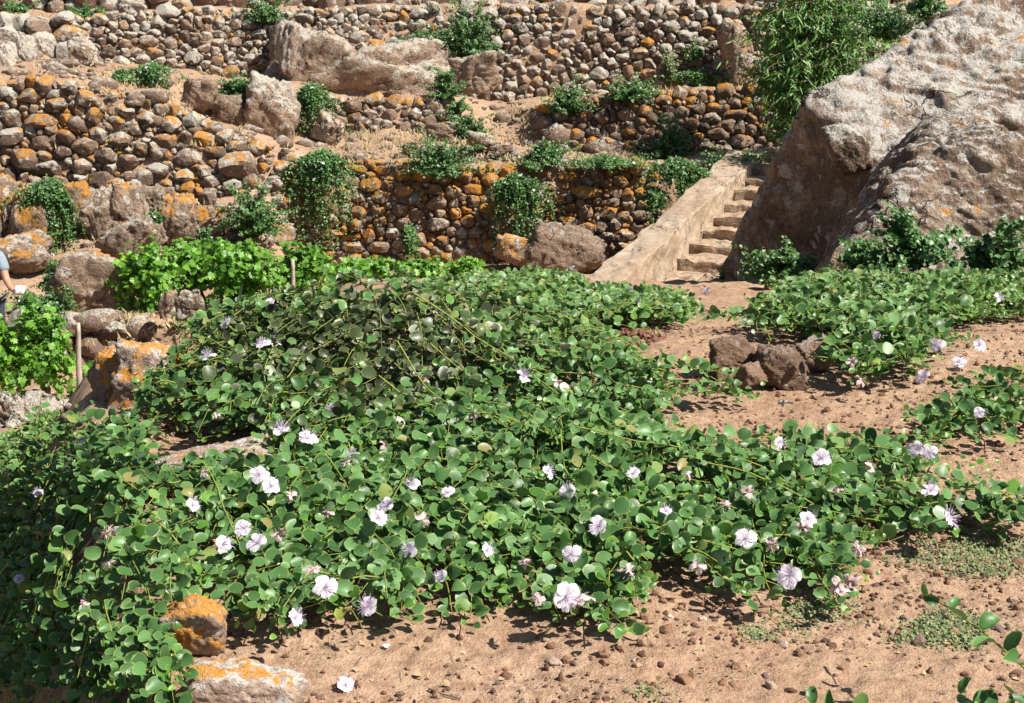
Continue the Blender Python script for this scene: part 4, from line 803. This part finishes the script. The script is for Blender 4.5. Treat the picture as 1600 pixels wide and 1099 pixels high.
def post(label, u, v0, v1, Y, w):
    A, B = at(u + 3, v1, Y), at(u, v0, Y); k = pix(Y) * w / 2; L = B - A; n = 9; pts = [A + L * t + np.array((.004 * math.sin(t * 9), 0, 0)) for t in np.linspace(0, 1, n)]
    me = tube_mesh('post', [np.array(pts) - A], [k * 1.25], 7); bm = bmesh.new(); bm.from_mesh(me); bm.verts.ensure_lookup_table(); bmesh.ops.contextual_create(bm, geom=bm.verts[-7:]); bm.to_mesh(me); bm.free()
    tag(link('vine_post', me, M_wood, loc=Vector(A)), label, 'post', 'weathered vineyard posts')
post('weathered wooden post at the end of the yellow-green vines', 122, 505, 630, 14.1, 9)
post('short pale post sticking out of the vine row', 457, 406, 520, 16.6, 8)

# ------------------------------------------------------------------ drooping tree above the great boulder
def tree():
    r = np.random.default_rng(77); base = at(1262, 200, 21.6); base[2] = gz(base[0], 21.6); root = thing('drooping_tree', 'young tree with long drooping narrow leaves behind the great boulder', 'tree', Vector(base))
    k = pix(21.6); lines = [[(0, 0, -.1), (.05, 0, .5), (-.02, .05, 1.2), (.08, 0, 2.1), (.12, 0, 2.9)]]; pos = []; dr = []; nm = []
    limbs = [(1215, 120), (1225, 80), (1240, 40), (1265, 20), (1290, 0), (1310, 40), (1330, 70), (1290, 100), (1255, 130), (1235, 150), (1265, -30), (1300, -60), (1240, -20), (1280, 60), (1310, 110), (1350, 45), (1375, 50), (1320, -20), (1225, -60), (1250, -80), (1280, -90), (1200, 60), (1210, 30), (1200, 130), (1335, 15), (1345, -10), (1220, 165), (1300, 140), (1205, 95), (1275, 150)]
    for (u, v) in limbs:
        e = at(u, v - 25, 21.6 + r.uniform(-.35, .5)) - base; m = np.array((e[0] * .4, e[1] * .4, e[2] * .75)); t = np.linspace(0, 1, 9)[:, None]; L = 2 * t * (1 - t) * m + t * t * e; lines.append(L)
        for j in range(58):
            q = r.uniform(.45, 1.0); p = 2 * q * (1 - q) * m + q * q * e + r.normal(0, .10, 3); dv = np.array((r.normal(0, .35), r.normal(0, .3), 0)); tw = [p + dv * s * .7 + np.array((0, 0, .16 * s - .20 * s * s)) for s in np.linspace(0, 1, 8)]
            if j % 3 == 0: lines.append(tw)
            for tp in tw:
                pos.append(tp + r.normal(0, .02, 3)); dr.append(unit(np.array((r.normal(0, .65), r.normal(0, .4), -.6)))); nm.append(unit(np.array((r.normal(.2, .5), -1 + r.normal(0, .4), r.normal(.4, .4)))))
    pos = np.array(pos); n = len(pos)
    o = link('crown', leaf_mesh('crown', LANCE, pos, np.array(dr), np.array(nm), r.uniform(.10, .17, n)), M_tree, root); o['kind'] = 'stuff'
    link('trunk', tube_mesh('trunk', lines[:1], [.07], 8), M_twig, root); b_ = link('branches', tube_mesh('branches', lines[1:], [.009] * (len(lines) - 1), 4), M_twig, root); b_['kind'] = 'stuff'
tree()

# ------------------------------------------------------------------ person at the left edge, bending over the vines
def person():
    F0 = at(-11, 573, 15.55); F0[2] = gz(F0[0], 15.55); root = thing('person', 'person in grey-blue shirt and dark trousers reaching out a hand, cut by the edge', 'person', Vector(F0))
    todo = []
    def skin(name, vs, es, rads, mat, sub=2):
        me = bpy.data.meshes.new(name); me.from_pydata(vs, es, []); o = link(name, me, mat, root); o.modifiers.new('skin', 'SKIN'); o.modifiers.new('sub', 'SUBSURF').levels = sub
        o.modifiers['sub'].render_levels = sub
        for i, rr in enumerate(rads): me.skin_vertices[0].data[i].radius = (rr, rr) if isinstance(rr, float) else rr
        me.skin_vertices[0].data[0].use_root = True; todo.append((o, mat)); return o
    # metres; one continuous body (skin) with clothes as close-fitting children
    pel = (0, 0, .92); ch = (.03, .01, 1.27); nk = (.0, .0, 1.46); hd = (-.03, -.03, 1.58); ht = (-.04, -.04, 1.68)
    sr, er, wr_, hr = (.20, -.01, 1.37), (.285, -.10, 1.13), (.36, -.20, 1.06), (.41, -.24, 1.04); sl_, el, wl, hl = (-.17, .0, 1.38), (-.24, -.03, 1.10), (-.24, -.16, .90), (-.23, -.22, .86)
    kr, ar, tr_ = (.12, -.03, .50), (.13, .03, .08), (.15, -.10, .03); kl, al, tl = (-.11, -.03, .50), (-.13, .04, .08), (-.15, -.09, .03)
    V = [pel, ch, nk, hd, ht, sr, er, wr_, hr, sl_, el, wl, hl, (.1, 0, .86), kr, ar, tr_, (-.1, 0, .86), kl, al, tl]
    E = [(0, 1), (1, 2), (2, 3), (3, 4), (1, 5), (5, 6), (6, 7), (7, 8), (1, 9), (9, 10), (10, 11), (11, 12), (0, 13), (13, 14), (14, 15), (15, 16), (0, 17), (17, 18), (18, 19), (19, 20)]
    Rr = [.13, .14, .055, .095, .075, .055, .042, .030, .034, .055, .042, .030, .034, .085, .058, .042, .035, .085, .058, .042, .035]
    skin('body', V, E, Rr, M_skin)
    skin('shirt', [(0, 0, .93), (.01, 0, 1.08), ch, (0, .0, 1.40), sr, (.26, -.065, 1.20), sl_, (-.22, -.02, 1.22)], [(0, 1), (1, 2), (2, 3), (2, 4), (4, 5), (2, 6), (6, 7)], [.148, .15, .16, .08, .082, .072, .082, .072], M_shirt)
    skin('trousers', [(0, 0, .95), (.1, 0, .84), kr, ar, (-.1, 0, .84), kl, al], [(0, 1), (1, 2), (2, 3), (0, 4), (4, 5), (5, 6)], [.152, .105, .08, .07, .105, .08, .07], M_trouser)
    skin('hair', [(-.03, -.01, 1.65), (-.04, -.02, 1.70)], [(0, 1)], [.098, .075], M_hair)
    for hnd, sgn in ((hr, -1), (hl, 1)):
        for q in range(5):
            o_ = np.array(hnd) + np.array((.02, sgn * (.028 - .016 * q) * 1.0, 0)); L = (.05, .075, .082, .076, .06)[q]; dv = np.array((1, sgn * (.05 - .03 * q), -.15)) if q else np.array((.6, -sgn * -.8, -.1))
            skin('finger', [tuple(o_), tuple(o_ + dv * L * .55), tuple(o_ + dv * L + np.array((0, 0, -.02)))], [(0, 1), (1, 2)], [.010, .009, .007], M_skin, 1)
    dg = bpy.context.evaluated_depsgraph_get(); evs = [bpy.data.meshes.new_from_object(o.evaluated_get(dg)) for o, _ in todo]
    for (o, mat), ev in zip(todo, evs):
        o.modifiers.clear(); o.data = ev
        if not ev.materials: ev.materials.append(mat)
        ev.polygons.foreach_set('use_smooth', [True] * len(ev.polygons))
    hp = F0 + np.array(hr) + np.array((.07, -.03, .015)); tag(link('paper_bag', rock_mesh('paper_bag', (.065, .05, .055), 9, 9, 7, 3, .12, rough=.06), M_white, loc=Vector(hp)), 'crumpled white paper bundle held in the outstretched hand', 'paper')
person()

# ------------------------------------------------------------------ small things on the soil
def gravel():
    r = np.random.default_rng(5); D, F = ico(1); n = 18000; Y = r.uniform(2.5, 8.6, n * 2); u = r.uniform(-30, 1640, n * 2); x = (u - CX) / FPX * Y / CP
    keep = (x > np.interp(Y, EDGE_Y, EDGE_X) + .1) & (r.random(2 * n) < (2.9 / Y) ** .6); clump = snoise(np.stack([x, Y, 0 * x], 1), 1.1, 3); keep &= r.random(2 * n) < .55 + .4 * clump; x, Y = x[keep][:n], Y[keep][:n]; n = len(x)
    D0, F0 = ico(1); z = np.array([gz(a, b) for a, b in zip(x, Y)]); rad = np.exp(r.normal(math.log(.0050), .5, n)).clip(.002, .016)
    V = np.broadcast_to(D0, (n, *D0.shape)) * (1 + r.normal(0, .16, (n, len(D0), 1))) * rad[:, None, None] * r.uniform(.6, 1.25, (n, 1, 3)); V = V + np.stack([x, Y, z + rad * .25], 1)[:, None, :]
    m = len(D0); Fa = (F0[None] + (np.arange(n) * m)[:, None, None]).reshape(-1, 3)
    tag(link('gravel', mesh_np('gravel', V.reshape(-1, 3), Fa, smooth=False), M_gravel), 'fine volcanic gravel scattered over the soil', 'gravel', kind='stuff')
    ms = [rock_mesh('stone', (1, .9, .7), 60 + k, 8, 12, 3, .08, rough=.07) for k in range(6)]; c = 0
    for mm in ms: mm.materials.append(M_gravel)
    spots = [(865, 1035, 30), (860, 1010, 20), (790, 1058, 22), (1040, 985, 26), (1330, 650, 14), (1292, 642, 16), (1395, 988, 20), (1070, 1065, 34), (1150, 1072, 26), (1205, 1072, 26), (1235, 1080, 24), (1130, 1068, 18), (945, 1035, 18), (700, 1040, 16), (1300, 1010, 20), (1590, 880, 26), (1560, 985, 22), (1400, 1000, 22), (1080, 1060, 16), (640, 1045, 14)]
    while len(spots) < 170:
        uu, vv = r.uniform(480, 1600), r.uniform(560, 1095); P = hit(uu, vv); 
        if P[0] > np.interp(P[1], EDGE_Y, EDGE_X) + .2: spots.append((uu, vv, r.uniform(8, 17) * 3.2 / P[1]))
    for uu, vv, w in spots:
        P = hit(uu, vv); o = link('pebble', ms[int(r.integers(6))], None, loc=Vector(P)); s = w * pix(P[1]) / 2; o.scale = (s, s, s * r.uniform(.7, 1.1)); o.rotation_euler = (r.normal(0, .3), r.normal(0, .3), r.uniform(0, 6)); tag(o, 'small brown lava pebble lying loose on the bare soil', 'pebble', 'loose pebbles on the soil')
gravel()
def rubble():
    r = np.random.default_rng(15); D0, F0 = ico(1); V = []; zones = [(0, 460, 290, 410, 160), (460, 1000, 230, 262, 160), (60, 480, 95, 240, 330), (500, 1230, 140, 250, 170), (0, 700, 0, 150, 120), (230, 480, 320, 420, 100), (0, 160, 60, 125, 140), (690, 860, 160, 250, 70), (80, 300, 490, 530, 40), (0, 200, 630, 720, 60)]
    for (a, b, c, d, n) in zones:
        for _ in range(n):
            P = hit(r.uniform(a, b), r.uniform(c, d)); s = math.exp(r.normal(math.log(.040), .6)) if P[1] > 12 else .02
            V.append(D0 * (1 + r.normal(0, .14, (len(D0), 1))) * np.array((1.2, 1, .8)) * s * r.uniform(.7, 1.3, 3) + P)
    n = len(V); o = tag(link('rubble', mesh_np('rubble', np.vstack(V), (F0[None] + (np.arange(n) * len(D0))[:, None, None]).reshape(-1, 3)), M_stone), 'small rubble stones strewn over the terrace ledges', 'rubble', kind='stuff'); o.color = (.2, .3, .6, 1)
rubble()
def weeds(name, label, ells, mat, seed, tufts, size, yellow=0):
    r = np.random.default_rng(seed); pos, dr, nm, sz = [], [], [], []
    for (u, v, a, b, k) in ells:
        for _ in range(int(tufts * k)):
            q = r.random() ** .5; th = r.uniform(0, 6.28); P = hit(u + a * q * math.cos(th), v + b * q * math.sin(th)); m = 9
            if snoise(P[None], 2.4, 9)[0] < -.5 + .9 * (q - .4) + r.normal(0, .25): continue
            P = P + np.zeros((m, 3)); P[:, :2] += r.normal(0, .016, (m, 2)); P[:, 2] += r.uniform(0, .008, m); d = unit(np.column_stack([r.normal(0, .7, (m, 2)), r.uniform(.4, 1.1, m)])); pos.append(P); dr.append(d); nm.append(unit(np.array((.2, -.5, .8)) + r.normal(0, .4, (m, 3)))); sz.append(r.uniform(.5, 1.1, m) * size)
    pos, dr, nm, sz = (np.concatenate(x) for x in (pos, dr, nm, sz))
    tag(link(name, leaf_mesh(name, LEAF4, pos, dr, nm, sz), mat), label, 'weeds', kind='stuff')
def litter():
    r = np.random.default_rng(31); n = 900; Y = r.uniform(2.6, 8.0, n); u = r.uniform(350, 1640, n); x = (u - CX) / FPX * Y / CP; P = np.array([(a, b_, gz(a, b_) + .005) for a, b_ in zip(x, Y)])
    d = unit(np.column_stack([r.normal(size=(n, 2)), r.normal(0, .15, n)])); nm = unit(np.array((0, 0, 1.)) + r.normal(0, .45, (n, 3))); sz = r.uniform(.010, .028, n)
    tag(link('leaf_litter', leaf_mesh('leaf_litter', LEAF4, P, d, nm, sz, r.normal(0, 2, n)), M_litter), 'dry leaf flakes and petals littering the soil', 'litter', kind='stuff')
    ln = [np.array([p + np.array((0, 0, .003)), p + dd_ * l_ * .5 + np.array((0, 0, .006)), p + dd_ * l_]) for p, dd_, l_ in zip(P[:160] + r.normal(0, .05, (160, 3)) * np.array((1, 1, 0)), d[:160] * np.array((1, 1, 0)), r.uniform(.03, .10, 160))]
    tag(link('straw', tube_mesh('straw', ln, [.0012] * 160, 3), M_straw), 'bits of dry straw scattered on the soil', 'straw', kind='stuff')
litter()
def scrub():
    r = np.random.default_rng(32); pos, dr, nm, sz = [], [], [], []
    for (a, b_, c, d_, n) in ((60, 470, 95, 235, 130), (470, 1000, 232, 258, 70), (700, 850, 165, 240, 40), (0, 460, 300, 410, 60), (500, 700, 200, 235, 50), (850, 1240, 135, 165, 50), (0, 400, 20, 60, 50), (90, 300, 495, 540, 40), (650, 1150, 5, 20, 30)):
        for _ in range(n):
            P = hit(r.uniform(a, b_), r.uniform(c, d_)); m = int(r.integers(8, 18)); sp = r.uniform(.03, .09); q = P + r.normal(0, sp, (m, 3)) * np.array((1.3, 1, .1)); pos.append(q); dr.append(unit(np.column_stack([r.normal(0, .5, (m, 2)), np.ones(m)]))); nm.append(unit(np.array((.2, -1, .3)) + r.normal(0, .4, (m, 3)))); sz.append(r.uniform(.05, .13, m))
    tag(link('dry_scrub', leaf_mesh('dry_scrub', LANCE, *(np.concatenate(k) for k in (pos, dr, nm, sz))), M_straw), 'dry straw-coloured scrub on the terrace ledges', 'dry scrub', kind='stuff')
scrub()
weeds('weeds', 'grey-green low weeds creeping over the soil in the right foreground', [(1340, 975, 190, 36, 1), (1480, 985, 60, 30, .25), (1500, 868, 120, 40, 1), (1180, 995, 50, 14, .1), (1010, 1085, 40, 8, .1), (1300, 770, 30, 5, .04)], M_weed, 3, 330, .011)
weeds('red_weeds', 'reddish dried weeds on the soil behind the large caper bush', [(940, 540, 60, 14, 1), (1000, 525, 40, 10, .4)], M_red, 4, 500, .03)
o = link('fallen_flower', FLOW[1][0], None, loc=Vector(hit(540, 1078) + np.array((0, 0, .012)))); o.scale = (.024,) * 3; o.rotation_euler = (R(35), 0, .6); tag(o, 'fallen white caper flower lying on the soil at the bottom edge', 'flower'); link('stamens', FLOW[1][1], None, o)
o = link('fallen_petal', WILT[0][0], None, loc=Vector(hit(604, 1014) + np.array((0, 0, .008)))); o.data = FLOW[2][0]; o.scale = (.011,) * 3; tag(o, 'tiny fallen white petal on the soil below the largest bush', 'petal')
def twig(label, pts):
    P = np.array([hit(u, v) + np.array((0, 0, .006)) for u, v in pts]); tag(link('dry_twig', tube_mesh('dry_twig', [P - P[0]], [.0028], 5), M_twig, loc=Vector(P[0])), label, 'twig')
twig('thin dry twig on the soil at the bottom edge', [(670, 1080), (690, 1088), (720, 1096)])
twig('dry twig lying among the grey-green weeds', [(1480, 893), (1495, 900), (1508, 906)])
